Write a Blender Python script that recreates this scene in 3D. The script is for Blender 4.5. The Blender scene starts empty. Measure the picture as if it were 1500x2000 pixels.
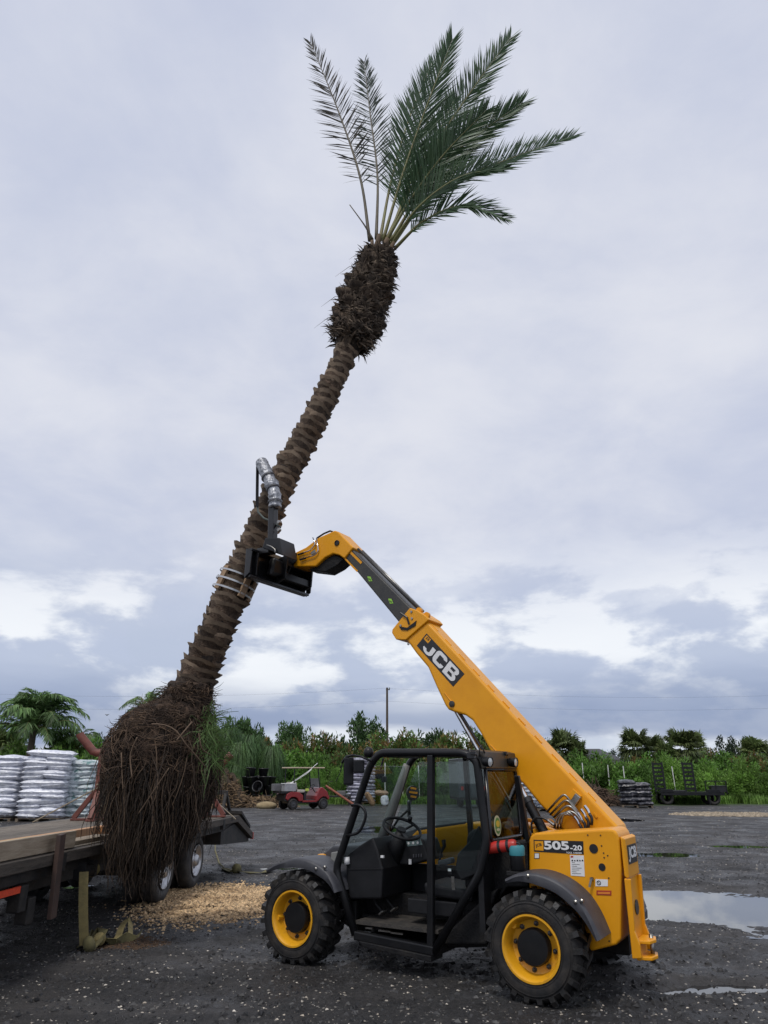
import bpy, bmesh, math, random
import numpy as np
from math import sin, cos, pi, radians, sqrt, atan, atan2
from mathutils import Vector, Matrix, Quaternion

scene = bpy.context.scene
COL = scene.collection
# ------------------------------------------------------------------ camera
FPX, HZ, CAMH = 1397.0, 1510.0, 1.68          # focal length and horizon row for a 1500 x 2000 picture, eye height
PITCH = atan((HZ - 1000) / FPX)
cd = bpy.data.cameras.new('camera'); cam = bpy.data.objects.new('camera', cd); COL.objects.link(cam)
cam.location = (0, 0, CAMH); cam.rotation_euler = (pi / 2 + PITCH, 0, 0)
cd.sensor_fit = 'VERTICAL'; cd.sensor_height = 24; cd.sensor_width = 18; cd.lens = 24 * FPX / 2000
cd.clip_start = 0.05; cd.clip_end = 3000
scene.camera = cam
scene.render.resolution_x, scene.render.resolution_y = 768, 1024
# ------------------------------------------------------------------ world
W = bpy.data.worlds.new('World'); scene.world = W; W.use_nodes = True
SUN_EL, SUN_AZ = radians(61), radians(205)    # azimuth clockwise from +Y: behind the camera, to its left
def build_world():
    nt = W.node_tree; N = nt.nodes; K = nt.links
    for n in list(N): N.remove(n)
    def node(t, **k):
        n = N.new(t)
        for a, b in k.items(): setattr(n, a, b)
        return n
    def math_(op, a, b=None, c=None, clamp=False):
        n = node('ShaderNodeMath', operation=op, use_clamp=clamp)
        for i, v in enumerate((a, b, c)):
            if v is None: continue
            if isinstance(v, (int, float)): n.inputs[i].default_value = v
            else: K.new(v, n.inputs[i])
        return n.outputs[0]
    def mix(f, a, b):
        n = node('ShaderNodeMix', data_type='RGBA')
        for i, v in ((0, f), (6, a), (7, b)):
            if isinstance(v, (int, float)): n.inputs[i].default_value = v
            elif isinstance(v, tuple): n.inputs[i].default_value = (*v, 1)
            else: K.new(v, n.inputs[i])
        return n.outputs[2]
    def sstep(x, a, b):
        n = node('ShaderNodeMapRange', interpolation_type='SMOOTHSTEP')
        K.new(x, n.inputs[0]); n.inputs[1].default_value = a; n.inputs[2].default_value = b
        return n.outputs[0]
    def noise(vec, scale, detail, rough, lac=2.0, dist=0.0):
        n = node('ShaderNodeTexNoise'); K.new(vec, n.inputs['Vector'])
        n.inputs['Scale'].default_value = scale; n.inputs['Detail'].default_value = detail
        n.inputs['Roughness'].default_value = rough; n.inputs['Distortion'].default_value = dist
        return n.outputs[0]
    def comb(x, y, z):
        n = node('ShaderNodeCombineXYZ')
        for i, v in enumerate((x, y, z)):
            if isinstance(v, (int, float)): n.inputs[i].default_value = v
            else: K.new(v, n.inputs[i])
        return n.outputs[0]
    tc = node('ShaderNodeTexCoord'); sp = node('ShaderNodeSeparateXYZ'); K.new(tc.outputs['Generated'], sp.inputs[0])
    x, y, z = sp.outputs
    zc = math_('MAXIMUM', z, 0.0)
    sky = node('ShaderNodeTexSky', sky_type='NISHITA', sun_disc=False, sun_elevation=SUN_EL, sun_rotation=SUN_AZ, dust_density=2.0)
    den = math_('ADD', zc, 0.16)
    flat = comb(math_('DIVIDE', x, den), math_('DIVIDE', y, den), 0.0)
    n1 = noise(flat, 0.9, 7, 0.52, dist=0.35)          # high, soft layer
    n2 = noise(flat, 2.6, 8, 0.6, dist=0.3)
    hi = math_('ADD', math_('MULTIPLY', n1, 0.7), math_('MULTIPLY', n2, 0.3))
    f_hi = sstep(hi, 0.36, 0.62)
    c_hi = mix(f_hi, (5.1, 5.5, 6.8), (7.0, 7.15, 7.8))
    # low cumulus: heaps on the lower sky
    v3 = comb(math_('MULTIPLY', x, 3.2), math_('MULTIPLY', y, 3.2), math_('MULTIPLY', zc, 7.5))
    n3 = noise(v3, 1.55, 9, 0.56, dist=0.15)
    v4 = comb(math_('ADD', math_('MULTIPLY', x, 3.2), 0.10), math_('MULTIPLY', y, 3.2), math_('ADD', math_('MULTIPLY', zc, 7.5), 0.42))
    n4 = noise(v4, 1.55, 9, 0.56, dist=0.15)
    f_lo = sstep(n3, 0.44, 0.56)
    c_lo = mix(f_lo, (4.3, 4.9, 6.3), (8.5, 8.75, 9.1))
    shade = sstep(math_('SUBTRACT', n4, n3), -0.01, 0.10)      # darker bellies of the heaps
    c_lo = mix(math_('MULTIPLY', shade, 0.55), c_lo, (4.4, 5.0, 6.5))
    low = math_('SUBTRACT', 1.0, sstep(zc, 0.15, 0.34))
    c = mix(math_('MULTIPLY', low, 0.9), c_hi, c_lo)
    # grey-blue rain band low over the land, a pale gap under it
    n5 = noise(comb(math_('MULTIPLY', x, 1.3), math_('MULTIPLY', y, 1.3), math_('MULTIPLY', zc, 6.0)), 2.2, 5, 0.5)
    wob = math_('MULTIPLY', math_('SUBTRACT', n5, 0.5), 0.10)
    zb = math_('ADD', zc, wob)
    band = math_('MULTIPLY', sstep(zb, 0.035, 0.055), math_('SUBTRACT', 1.0, sstep(zb, 0.065, 0.14)))
    c = mix(math_('MULTIPLY', band, 0.82), c, (2.3, 2.9, 4.5))
    gap = math_('SUBTRACT', 1.0, sstep(zb, 0.03, 0.05))
    c = mix(math_('MULTIPLY', gap, 0.6), c, (6.0, 6.6, 7.6))
    c = mix(0.93, sky.outputs[0], c)
    bg = node('ShaderNodeBackground'); K.new(c, bg.inputs[0]); bg.inputs[1].default_value = 0.104
    out = node('ShaderNodeOutputWorld'); K.new(bg.outputs[0], out.inputs[0])
build_world()
# ------------------------------------------------------------------ sun (veiled)
sd = bpy.data.lights.new('sun', 'SUN'); sd.energy = 1.5; sd.angle = radians(14); sd.color = (1.0, 0.96, 0.9)
so = bpy.data.objects.new('sun', sd); COL.objects.link(so); so.location = (0, 0, 30)
sdir = Vector((sin(SUN_AZ) * cos(SUN_EL), cos(SUN_AZ) * cos(SUN_EL), sin(SUN_EL)))
so.rotation_euler = sdir.to_track_quat('Z', 'Y').to_euler()
scene.view_settings.view_transform = 'Standard'; scene.view_settings.look = 'None'
scene.view_settings.exposure = 0.12; scene.view_settings.gamma = 1.0
# ------------------------------------------------------------------ pixel helpers: a pixel gives a direction, the surface gives the distance
_s, _c = sin(PITCH), cos(PITCH)
def ray(x, y):
    a = (x - 750) / FPX; b = -(y - 1000) / FPX
    return Vector((a, _c - _s * b, _s + _c * b))
EYE = Vector((0, 0, CAMH))
def gnd(x, y, z=0.0):
    r = ray(x, y); return EYE + r * ((z - CAMH) / r.z)
def at(x, y, Y):
    r = ray(x, y); return EYE + r * (Y / r.y)
# ------------------------------------------------------------------ noise
_rs = np.random.RandomState(7); _LAT = _rs.rand(512, 512)
def vnoise(x, y):
    xi = np.floor(x).astype(int); yi = np.floor(y).astype(int); fx = x - xi; fy = y - yi
    fx = fx * fx * (3 - 2 * fx); fy = fy * fy * (3 - 2 * fy)
    g = lambda i, j: _LAT[np.mod(i, 512), np.mod(j, 512)]
    return (g(xi, yi) * (1 - fx) + g(xi + 1, yi) * fx) * (1 - fy) + (g(xi, yi + 1) * (1 - fx) + g(xi + 1, yi + 1) * fx) * fy
def fbm(x, y, o=4, g=0.5):
    t = 0; a = 1; s = 0
    for k in range(o):
        t = t + a * vnoise(x * 2 ** k + 17.3 * k, y * 2 ** k + 9.1 * k); s += a; a *= g
    return t / s - 0.5
# ------------------------------------------------------------------ materials
MATS = {}
def mat(name, col, col2=None, scale=6.0, rough=0.5, metal=0.0, bump=0.0, bscale=40.0, lo=0.4, hi=0.65, coat=0.0, detail=5, stretch=None,
        rough2=None, spec=0.5, rnd=0.0, island=0.0, trans=0.0):
    if name in MATS: return MATS[name]
    m = bpy.data.materials.new(name); m.use_nodes = True; MATS[name] = m
    nt = m.node_tree; N = nt.nodes; K = nt.links; b = N['Principled BSDF']
    b.inputs['Roughness'].default_value = rough; b.inputs['Metallic'].default_value = metal
    b.inputs['Specular IOR Level'].default_value = spec
    b.inputs['Coat Weight'].default_value = coat; b.inputs['Coat Roughness'].default_value = 0.15
    tc = N.new('ShaderNodeTexCoord'); mp = N.new('ShaderNodeMapping'); K.new(tc.outputs['Object'], mp.inputs[0])
    if stretch: mp.inputs['Scale'].default_value = stretch
    tx = N.new('ShaderNodeTexNoise'); K.new(mp.outputs[0], tx.inputs['Vector'])
    tx.inputs['Scale'].default_value = scale; tx.inputs['Detail'].default_value = detail; tx.inputs['Roughness'].default_value = 0.62
    mr = N.new('ShaderNodeMapRange'); K.new(tx.outputs[0], mr.inputs[0]); mr.inputs[1].default_value = lo; mr.inputs[2].default_value = hi
    mx = N.new('ShaderNodeMix'); mx.data_type = 'RGBA'; K.new(mr.outputs[0], mx.inputs[0])
    c2 = col2 or tuple(c * 0.8 for c in col)
    mx.inputs[6].default_value = (*col, 1); mx.inputs[7].default_value = (*c2, 1)
    co = mx.outputs[2]
    if rnd or island:
        hs = N.new('ShaderNodeHueSaturation'); K.new(co, hs.inputs['Color'])
        src = None
        if rnd:
            oi = N.new('ShaderNodeObjectInfo'); a = N.new('ShaderNodeMapRange'); K.new(oi.outputs['Random'], a.inputs[0])
            a.inputs[3].default_value = 1 - rnd; a.inputs[4].default_value = 1 + rnd; src = a.outputs[0]
        if island:
            ge = N.new('ShaderNodeNewGeometry'); a = N.new('ShaderNodeMapRange'); K.new(ge.outputs['Random Per Island'], a.inputs[0])
            a.inputs[3].default_value = 1 - island; a.inputs[4].default_value = 1 + island
            if src:
                mm = N.new('ShaderNodeMath'); mm.operation = 'MULTIPLY'; K.new(src, mm.inputs[0]); K.new(a.outputs[0], mm.inputs[1]); src = mm.outputs[0]
            else: src = a.outputs[0]
        K.new(src, hs.inputs['Value']); co = hs.outputs[0]
    K.new(co, b.inputs['Base Color'])
    if rough2 is not None:
        r2 = N.new('ShaderNodeMapRange'); K.new(mr.outputs[0], r2.inputs[0]); r2.inputs[3].default_value = rough; r2.inputs[4].default_value = rough2
        K.new(r2.outputs[0], b.inputs['Roughness'])
    if bump:
        t2 = N.new('ShaderNodeTexNoise'); K.new(mp.outputs[0], t2.inputs['Vector']); t2.inputs['Scale'].default_value = bscale
        t2.inputs['Detail'].default_value = 6
        bp = N.new('ShaderNodeBump'); bp.inputs['Strength'].default_value = bump; bp.inputs['Distance'].default_value = 0.02
        K.new(t2.outputs[0], bp.inputs['Height']); K.new(bp.outputs[0], b.inputs['Normal'])
    if trans:
        tr = N.new('ShaderNodeBsdfTranslucent'); K.new(co, tr.inputs[0]); ms = N.new('ShaderNodeMixShader'); ms.inputs[0].default_value = trans
        K.new(b.outputs[0], ms.inputs[1]); K.new(tr.outputs[0], ms.inputs[2]); K.new(ms.outputs[0], N['Material Output'].inputs[0])
    return m
def glass(name, tint, refl=0.12, rough=0.02):
    m = bpy.data.materials.new(name); m.use_nodes = True; MATS[name] = m
    nt = m.node_tree; N = nt.nodes; K = nt.links; N.remove(N['Principled BSDF'])
    t = N.new('ShaderNodeBsdfTransparent'); t.inputs[0].default_value = (*tint, 1)
    g = N.new('ShaderNodeBsdfGlossy'); g.inputs['Roughness'].default_value = rough
    nz = N.new('ShaderNodeTexNoise'); nz.inputs['Scale'].default_value = 5
    l0 = N.new('ShaderNodeLayerWeight'); l0.inputs[0].default_value = 0.5; lp = N.new('ShaderNodeMath'); lp.operation = 'POWER'; K.new(l0.outputs['Facing'], lp.inputs[0]); lp.inputs[1].default_value = 4.0
    lw = N.new('ShaderNodeMath'); lw.operation = 'MULTIPLY_ADD'; K.new(lp.outputs[0], lw.inputs[0]); lw.inputs[1].default_value = 0.55; lw.inputs[2].default_value = 0.03
    ad = N.new('ShaderNodeMath'); ad.operation = 'MULTIPLY_ADD'; K.new(nz.outputs[0], ad.inputs[0]); ad.inputs[1].default_value = refl * 0.5; K.new(lw.outputs[0], ad.inputs[2])
    ms = N.new('ShaderNodeMixShader'); K.new(ad.outputs[0], ms.inputs[0]); K.new(t.outputs[0], ms.inputs[1]); K.new(g.outputs[0], ms.inputs[2])
    K.new(ms.outputs[0], N['Material Output'].inputs[0])
    return m
YEL = mat('yellow paint', (0.78, 0.335, 0.006), (0.68, 0.275, 0.006), 3.0, 0.42, bump=0.02, bscale=9, coat=0.12, spec=0.35, lo=0.45, hi=0.8)
RIMY = mat('rim yellow', (0.74, 0.36, 0.012), (0.42, 0.20, 0.02), 9.0, 0.42, coat=0.2, lo=0.52, hi=0.8)
BLK = mat('black powder coat', (0.006, 0.0065, 0.008), (0.012, 0.012, 0.013), 5, 0.38, bump=0.05, bscale=90, spec=0.35)
BLKG = mat('black gloss', (0.009, 0.009, 0.011), (0.016, 0.016, 0.018), 5, 0.25)
PLA = mat('grey black plastic', (0.040, 0.041, 0.050), (0.062, 0.063, 0.070), 7, 0.5, bump=0.12, bscale=220)
INT = mat('cab plastic', (0.007, 0.0075, 0.009), (0.013, 0.0135, 0.016), 6, 0.55, bump=0.1, bscale=200, spec=0.35)
MUD = mat('muddy black steel', (0.006, 0.006, 0.007), (0.026, 0.023, 0.02), 7, 0.6, bump=0.3, bscale=50, lo=0.48, hi=0.78, spec=0.35)
TYR = mat('tyre rubber', (0.010, 0.010, 0.011), (0.040, 0.034, 0.029), 8, 0.72, bump=0.15, bscale=60, lo=0.42, hi=0.72)
TREAD = mat('wet tread rubber', (0.012, 0.012, 0.013), (0.022, 0.020, 0.018), 8, 0.5, bump=0.2, bscale=60)
CHR = mat('chrome', (0.75, 0.75, 0.77), (0.6, 0.6, 0.62), 10, 0.12, 1.0)
STL = mat('plain steel', (0.36, 0.35, 0.33), (0.2, 0.19, 0.17), 14, 0.36, 1.0)
GRY = mat('grey trim', (0.20, 0.20, 0.19), (0.16, 0.16, 0.155), 6, 0.6)
DKG = mat('dark grey boom steel', (0.028, 0.028, 0.028), (0.05, 0.047, 0.04), 5, 0.4, bump=0.05, stretch=(1, 1, 1))
WHT = mat('white print', (0.78, 0.78, 0.78), (0.7, 0.7, 0.7), 8, 0.45)
INK = mat('black print', (0.012, 0.012, 0.014), (0.018, 0.018, 0.02), 8, 0.35)
REDM = mat('red paint', (0.45, 0.035, 0.02), (0.32, 0.03, 0.02), 7, 0.4)
GLS = glass('clear glass', (0.80, 0.86, 0.86), 0.05)
GLD = glass('bronze tinted glass', (0.50, 0.49, 0.43), 0.12)
# ------------------------------------------------------------------ mesh building
class M:
    def __init__(s): s.v = []; s.f = []
    def add(s, vs, fs):
        o = len(s.v); s.v += [tuple(a) for a in vs]; s.f += [tuple(i + o for i in f) for f in fs]; return s
    def box(s, c, d, rot=None):
        c = Vector(c); h = [a / 2 for a in d]
        vs = [Vector((i * h[0], j * h[1], k * h[2])) for i in (-1, 1) for j in (-1, 1) for k in (-1, 1)]
        if rot is not None: vs = [rot @ v for v in vs]
        return s.add([v + c for v in vs], [(0, 1, 3, 2), (4, 6, 7, 5), (0, 4, 5, 1), (2, 3, 7, 6), (0, 2, 6, 4), (1, 5, 7, 3)])
    def hexa(s, a, b):                       # two quads joined: a bottom, b top (same winding)
        return s.add(list(a) + list(b), [(3, 2, 1, 0), (4, 5, 6, 7)] + [(i, (i + 1) % 4, 4 + (i + 1) % 4, 4 + i) for i in range(4)])
    def prism(s, pts, off):                  # polygon pts (3d) swept by off
        n = len(pts); p = [Vector(q) for q in pts]; off = Vector(off)
        return s.add(p + [q + off for q in p], [tuple(range(n)), tuple(range(2 * n - 1, n - 1, -1))] + [((i + 1) % n, i, n + i, n + (i + 1) % n) for i in range(n)])
    def bar(s, a, b, w, h=None, up=(0, 0, 1)):
        a = Vector(a); b = Vector(b); h = h or w; t = (b - a).normalized(); u = Vector(up)
        if abs(t.dot(u)) > 0.95: u = Vector((1, 0, 0))
        x = t.cross(u).normalized(); z = x.cross(t)
        q = [x * (w / 2 * i) + z * (h / 2 * j) for i, j in ((-1, -1), (1, -1), (1, 1), (-1, 1))]
        return s.hexa([a + k for k in q], [b + k for k in q])
    def tube(s, path, r, n=8, closed=False, cap=True):
        P = [Vector(p) for p in path]; m = len(P); rr = r if isinstance(r, (list, tuple)) else [r] * m
        T = []
        for i in range(m):
            a = P[(i - 1) % m] if closed or i > 0 else P[i]; b = P[(i + 1) % m] if closed or i < m - 1 else P[i]
            T.append((b - a).normalized())
        u = Vector((0, 0, 1)) if abs(T[0].z) < 0.9 else Vector((1, 0, 0)); x = T[0].cross(u).normalized()
        vs = []; fs = []
        for i in range(m):
            x = (x - T[i] * x.dot(T[i])); x = x.normalized() if x.length > 1e-6 else T[i].orthogonal().normalized(); z = T[i].cross(x)
            for k in range(n):
                a = 2 * pi * k / n; vs.append(P[i] + (x * cos(a) + z * sin(a)) * rr[i])
        for i in range(m if closed else m - 1):
            for k in range(n):
                a = i * n; b = ((i + 1) % m) * n; fs.append((a + k, a + (k + 1) % n, b + (k + 1) % n, b + k))
        if cap and not closed: fs += [tuple(range(n - 1, -1, -1)), tuple((m - 1) * n + k for k in range(n))]
        return s.add(vs, fs)
    def cyl(s, a, b, r, n=16): return s.tube([a, b], r, n)
    def lathe(s, prof, o, ax, n=32, close=False):   # prof: (radius, along axis)
        o = Vector(o); ax = Vector(ax).normalized(); x = ax.orthogonal().normalized(); y = ax.cross(x); vs = []; fs = []; m = len(prof)
        for r, h in prof:
            for k in range(n):
                a = 2 * pi * k / n; vs.append(o + ax * h + (x * cos(a) + y * sin(a)) * r)
        for i in range(m - 1):
            for k in range(n): fs.append((i * n + k, i * n + (k + 1) % n, (i + 1) * n + (k + 1) % n, (i + 1) * n + k))
        if close: fs += [tuple(range(n - 1, -1, -1)), tuple((m - 1) * n + k for k in range(n))]
        return s.add(vs, fs)
    def mesh(s, name, smooth=False, fix=True):
        me = bpy.data.meshes.new(name); me.from_pydata(s.v, [], s.f); me.update()
        if fix:
            bm = bmesh.new(); bm.from_mesh(me); bmesh.ops.recalc_face_normals(bm, faces=bm.faces); bm.to_mesh(me); bm.free()
        if smooth: me.polygons.foreach_set('use_smooth', [True] * len(me.polygons))
        return me
    def build(s, name, m, parent=None, smooth=False, bevel=0, loc=None, rot=None, fix=True, seg=2, auto=None):
        o = obj(name, s.mesh(name, smooth or auto is not None, fix), m, parent, loc, rot)
        if auto is not None:
            o.data.set_sharp_from_angle(angle=radians(auto))
        if bevel:
            b = o.modifiers.new('bevel', 'BEVEL'); b.width = bevel; b.segments = seg; b.limit_method = 'ANGLE'; b.angle_limit = radians(35)
        return o
def obj(name, me, m=None, parent=None, loc=None, rot=None, scale=None):
    o = bpy.data.objects.new(name, me); COL.objects.link(o)
    if m is not None and me is not None and not me.materials: me.materials.append(m)
    if parent: o.parent = parent
    if loc is not None: o.location = loc
    if rot is not None: o.rotation_euler = rot
    if scale is not None: o.scale = scale
    return o
def tag(o, label, cat, group=None, kind=None):
    o['label'] = label; o['category'] = cat
    if group: o['group'] = group
    if kind: o['kind'] = kind
    return o
def thing(name, label, cat, loc=(0, 0, 0), rz=0, group=None):
    o = obj(name, None, None, None, loc, (0, 0, rz)); return tag(o, label, cat, group)
def struct(o): o['kind'] = 'structure'; return o
def copy_tree(o, parent=None):
    c = o.copy(); COL.objects.link(c)
    if parent: c.parent = parent
    for ch in list(o.children): copy_tree(ch, c)
    return c
def text_mesh(s, bold=0.02, spacing=1.0):
    cu = bpy.data.curves.new('letters', 'FONT'); cu.body = s; cu.size = 1; cu.offset = bold; cu.space_character = spacing; cu.extrude = 0.0; cu.resolution_u = 4
    o = bpy.data.objects.new('letters', cu); COL.objects.link(o)
    dg = bpy.context.evaluated_depsgraph_get(); me = bpy.data.meshes.new_from_object(o.evaluated_get(dg))
    bpy.data.objects.remove(o); bpy.data.curves.remove(cu)
    return me
def letters(name, s, m, parent, p0, p1, height, off, bold=0.02, spacing=1.0, upsign=None):
    """flat lettering from p0 to p1 (3d points of the baseline), facing off"""
    me = text_mesh(s, bold, spacing); co = np.array([v.co[:] for v in me.vertices])
    mn = co.min(0); mx = co.max(0); p0 = Vector(p0); p1 = Vector(p1); n = Vector(off).normalized()
    X = (p1 - p0); Y = n.cross(X).normalized()
    for v in me.vertices:
        a = (v.co.x - mn[0]) / (mx[0] - mn[0]); b = (v.co.y - mn[1]) / (mx[1] - mn[1]) * height
        v.co = p0 + X * a + Y * b
    me.materials.clear()
    return obj(name, me, m, parent)
# ================================================================== ground, puddles, gravel
def _pd(x, y, rx, ry, d):
    p = gnd(x, y); return (p.x, p.y, rx, ry, d)
PUD = [_pd(1430, 1772, 1.75, 1.6, 0.082), _pd(1300, 1752, 0.6, 1.0, 0.04), _pd(1300, 1667, 1.0, 0.55, 0.07), _pd(1440, 1651, 0.9, 0.5, 0.075), _pd(1430, 1926, 0.85, 0.20, 0.08),
       _pd(735, 1618, 0.75, 1.6, 0.09), _pd(752, 1651, 0.85, 0.45, 0.08), _pd(545, 1694, 0.42, 0.35, 0.07), _pd(1195, 1600, 1.3, 1.2, 0.07), _pd(150, 1727, 0.28, 0.3, 0.07)]
WATER = -0.040
def gh(x, y):
    x = np.asarray(x, float); y = np.asarray(y, float)
    h = 0.085 * fbm(x * 0.45, y * 0.8, 3) + 0.085 * fbm(x * 2.1 + 3, y * 2.8, 4, 0.66) + 0.05 * fbm(x * 9, y * 9, 3, 0.66)
    h = h + 0.022 * np.sin(y * 5.2 + 3 * fbm(x * 0.3, y * 0.3, 2) + x * 0.5) * np.clip((x - 1.6) / 1.5, 0, 1) * np.clip((20 - y) / 4, 0, 1)   # tyre ruts
    h = h * np.clip(1.6 - np.hypot(x - 0.3, y - 7.2) / 6, 0.62, 1) + 0.012
    for cx, cy, rx, ry, d in PUD:
        q = ((x - cx) / rx) ** 2 + ((y - cy) / ry) ** 2
        k = np.exp(-q * q * 0.8); h = h * (1 - 0.15 * k) - d * k
    # level where the tyres stand
    for tx, ty in TYRES:
        k = np.exp(-((x - tx) ** 2 + (y - ty) ** 2) / 0.12); h = h * (1 - k)
    return h
# machine frame: near rear hub and near front hub, 0.385 m above the ground
HUB = 0.385
_r = gnd(1037, 1853, HUB); _f = gnd(571, 1794, HUB)
WB = (_f - _r).length; EU = (_f - _r).normalized(); EV = Vector((-EU.y, EU.x, 0)); MR = Vector((_r.x, _r.y, 0))
TYRES = [tuple((MR + EU * u + EV * v)[:2]) for u in (0, WB) for v in (-0.15, -1.65)]
def axis_coords(lo, hi, step, far_lo, far_hi, g=1.12):
    a = list(np.arange(lo, hi, step)); s = step; x = lo; L = []
    while x > far_lo: s *= g; x -= s; L.append(x)
    s = step; x = a[-1]; Rr = []
    while x < far_hi: s *= g; x += s; Rr.append(x)
    return np.array(L[::-1] + a + Rr)
gx = axis_coords(-7.5, 7.5, 0.05, -900, 900, 1.10); gy = axis_coords(4.6, 17, 0.05, -60, 1500, 1.045)
X, Y = np.meshgrid(gx, gy); Z = gh(X, Y) * np.clip(1.5 - np.hypot(X, Y) / 90, 0, 1)
nx, ny = len(gx), len(gy)
me = bpy.data.meshes.new('ground')
vv = np.stack([X.ravel(), Y.ravel(), Z.ravel()], 1); idx = np.arange(nx * ny).reshape(ny, nx)
ff = np.stack([idx[:-1, :-1].ravel(), idx[:-1, 1:].ravel(), idx[1:, 1:].ravel(), idx[1:, :-1].ravel()], 1)
me.from_pydata(vv.tolist(), [], ff.tolist()); me.polygons.foreach_set('use_smooth', [True] * len(me.polygons))
def ground_mat():
    m = bpy.data.materials.new('asphalt millings and mud'); m.use_nodes = True; nt = m.node_tree; N = nt.nodes; K = nt.links; b = N['Principled BSDF']
    tc = N.new('ShaderNodeTexCoord')
    def nz(s, d, r=0.6):
        n = N.new('ShaderNodeTexNoise'); K.new(tc.outputs['Object'], n.inputs['Vector']); n.inputs['Scale'].default_value = s; n.inputs['Detail'].default_value = d; n.inputs['Roughness'].default_value = r; return n.outputs[0]
    def rmp(x, a, b_, c=0, d=1):
        n = N.new('ShaderNodeMapRange'); K.new(x, n.inputs[0]); n.inputs[1].default_value = a; n.inputs[2].default_value = b_; n.inputs[3].default_value = c; n.inputs[4].default_value = d; return n.outputs[0]
    def mix(f, a, b_):
        n = N.new('ShaderNodeMix'); n.data_type = 'RGBA'; K.new(f, n.inputs[0])
        for i, v in ((6, a), (7, b_)):
            if isinstance(v, tuple): n.inputs[i].default_value = (*v, 1)
            else: K.new(v, n.inputs[i])
        return n.outputs[2]
    big = nz(0.35, 5); fine = nz(28, 6, 0.7)
    c = mix(rmp(fine, 0.35, 0.7), (0.008, 0.008, 0.009), (0.050, 0.047, 0.046))
    c = mix(rmp(big, 0.45, 0.7, 0, 0.55), c, (0.062, 0.056, 0.052))
    ms = N.new('ShaderNodeMapping'); K.new(tc.outputs['Object'], ms.inputs[0]); ms.inputs['Scale'].default_value = (0.22, 1.3, 1); ms.inputs['Rotation'].default_value = (0, 0, 0.12)
    tn = N.new('ShaderNodeTexNoise'); K.new(ms.outputs[0], tn.inputs['Vector']); tn.inputs['Scale'].default_value = 1.0; tn.inputs['Detail'].default_value = 9; tn.inputs['Roughness'].default_value = 0.68
    c = mix(rmp(tn.outputs[0], 0.52, 0.66, 0, 0.6), c, (0.088, 0.082, 0.078))
    c = mix(rmp(tn.outputs[0], 0.47, 0.36, 0, 0.75), c, (0.009, 0.009, 0.010))
    c = mix(rmp(nz(3.2, 7, 0.7), 0.55, 0.72, 0, 0.5), c, (0.070, 0.062, 0.056))
    vo = N.new('ShaderNodeTexVoronoi'); K.new(tc.outputs['Object'], vo.inputs['Vector']); vo.inputs['Scale'].default_value = 22
    sep = N.new('ShaderNodeSeparateColor'); K.new(vo.outputs['Color'], sep.inputs[0])
    pick = rmp(sep.outputs[0], 0.84, 0.86); near = rmp(vo.outputs['Distance'], 0.30, 0.22)
    mu = N.new('ShaderNodeMath'); mu.operation = 'MULTIPLY'; K.new(pick, mu.inputs[0]); K.new(near, mu.inputs[1])
    c = mix(mu.outputs[0], c, (0.27, 0.25, 0.22))
    # grass verge far off
    sp = N.new('ShaderNodeSeparateXYZ'); K.new(tc.outputs['Object'], sp.inputs[0])
    ad = N.new('ShaderNodeMath'); ad.operation = 'MULTIPLY_ADD'; K.new(nz(0.25, 4), ad.inputs[0]); ad.inputs[1].default_value = 9; K.new(sp.outputs[1], ad.inputs[2])
    c = mix(rmp(ad.outputs[0], 46.5, 49), c, (0.045, 0.075, 0.022))
    K.new(c, b.inputs['Base Color'])
    K.new(rmp(nz(1.1, 6), 0.36, 0.64, 0.34, 0.82), b.inputs['Roughness'])
    bp = N.new('ShaderNodeBump'); bp.inputs['Strength'].default_value = 1.0; bp.inputs['Distance'].default_value = 0.05
    K.new(nz(16, 8, 0.72), bp.inputs['Height']); K.new(bp.outputs[0], b.inputs['Normal'])
    return m
struct(obj('ground', me, ground_mat()))
WAT = mat('still puddle water', (0.012, 0.012, 0.013), (0.02, 0.019, 0.017), 1.5, 0.02, spec=0.9, bump=0.008, bscale=5)
for i_, (cx, cy, rx, ry, d) in enumerate(PUD):
    if i_ == 1: continue
    WZ = WATER + .0015 * i_; m = M(); n = 40
    m.add([(cx, cy, WZ)] + [(cx + cos(2 * pi * k / n) * rx * 1.12, cy + sin(2 * pi * k / n) * ry * 1.12, WZ) for k in range(n)], [(0, 1 + k, 1 + (k + 1) % n) for k in range(n)])
    struct(m.build('puddle', WAT))
def scatter(name, label, cat, pts, sizes, m, seed, flat=0.6):
    rs = np.random.RandomState(seed); n = len(pts)
    base = np.array([(1, 0, -.3), (-.4, .9, -.3), (-.6, -.8, -.3), (.3, .2, .8), (-.3, -.1, .65)])
    F = np.array([(0, 1, 3), (1, 4, 3), (1, 2, 4), (2, 3, 4), (2, 0, 3), (0, 2, 1)])
    V = base[None] * (0.7 + 0.6 * rs.rand(n, 5, 3)); V[:, :, 2] *= flat
    a = rs.rand(n) * 6.28; ca, sa = np.cos(a)[:, None], np.sin(a)[:, None]
    Vx = V[:, :, 0] * ca - V[:, :, 1] * sa; Vy = V[:, :, 0] * sa + V[:, :, 1] * ca
    V = np.stack([Vx, Vy, V[:, :, 2]], 2) * sizes[:, None, None] + pts[:, None, :]
    Fa = (F[None] + (np.arange(n) * 5)[:, None, None]).reshape(-1, 3)
    me = bpy.data.meshes.new(name); me.from_pydata(V.reshape(-1, 3).tolist(), [], Fa.tolist())
    return tag(obj(name, me, m), label, cat, kind='stuff')
rs = np.random.RandomState(3)
def near_pts(n, y0, y1, spread=0.62):
    y = y0 * (y1 / y0) ** rs.rand(n); x = (rs.rand(n) * 2 - 1) * y * spread
    return x, y
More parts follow.
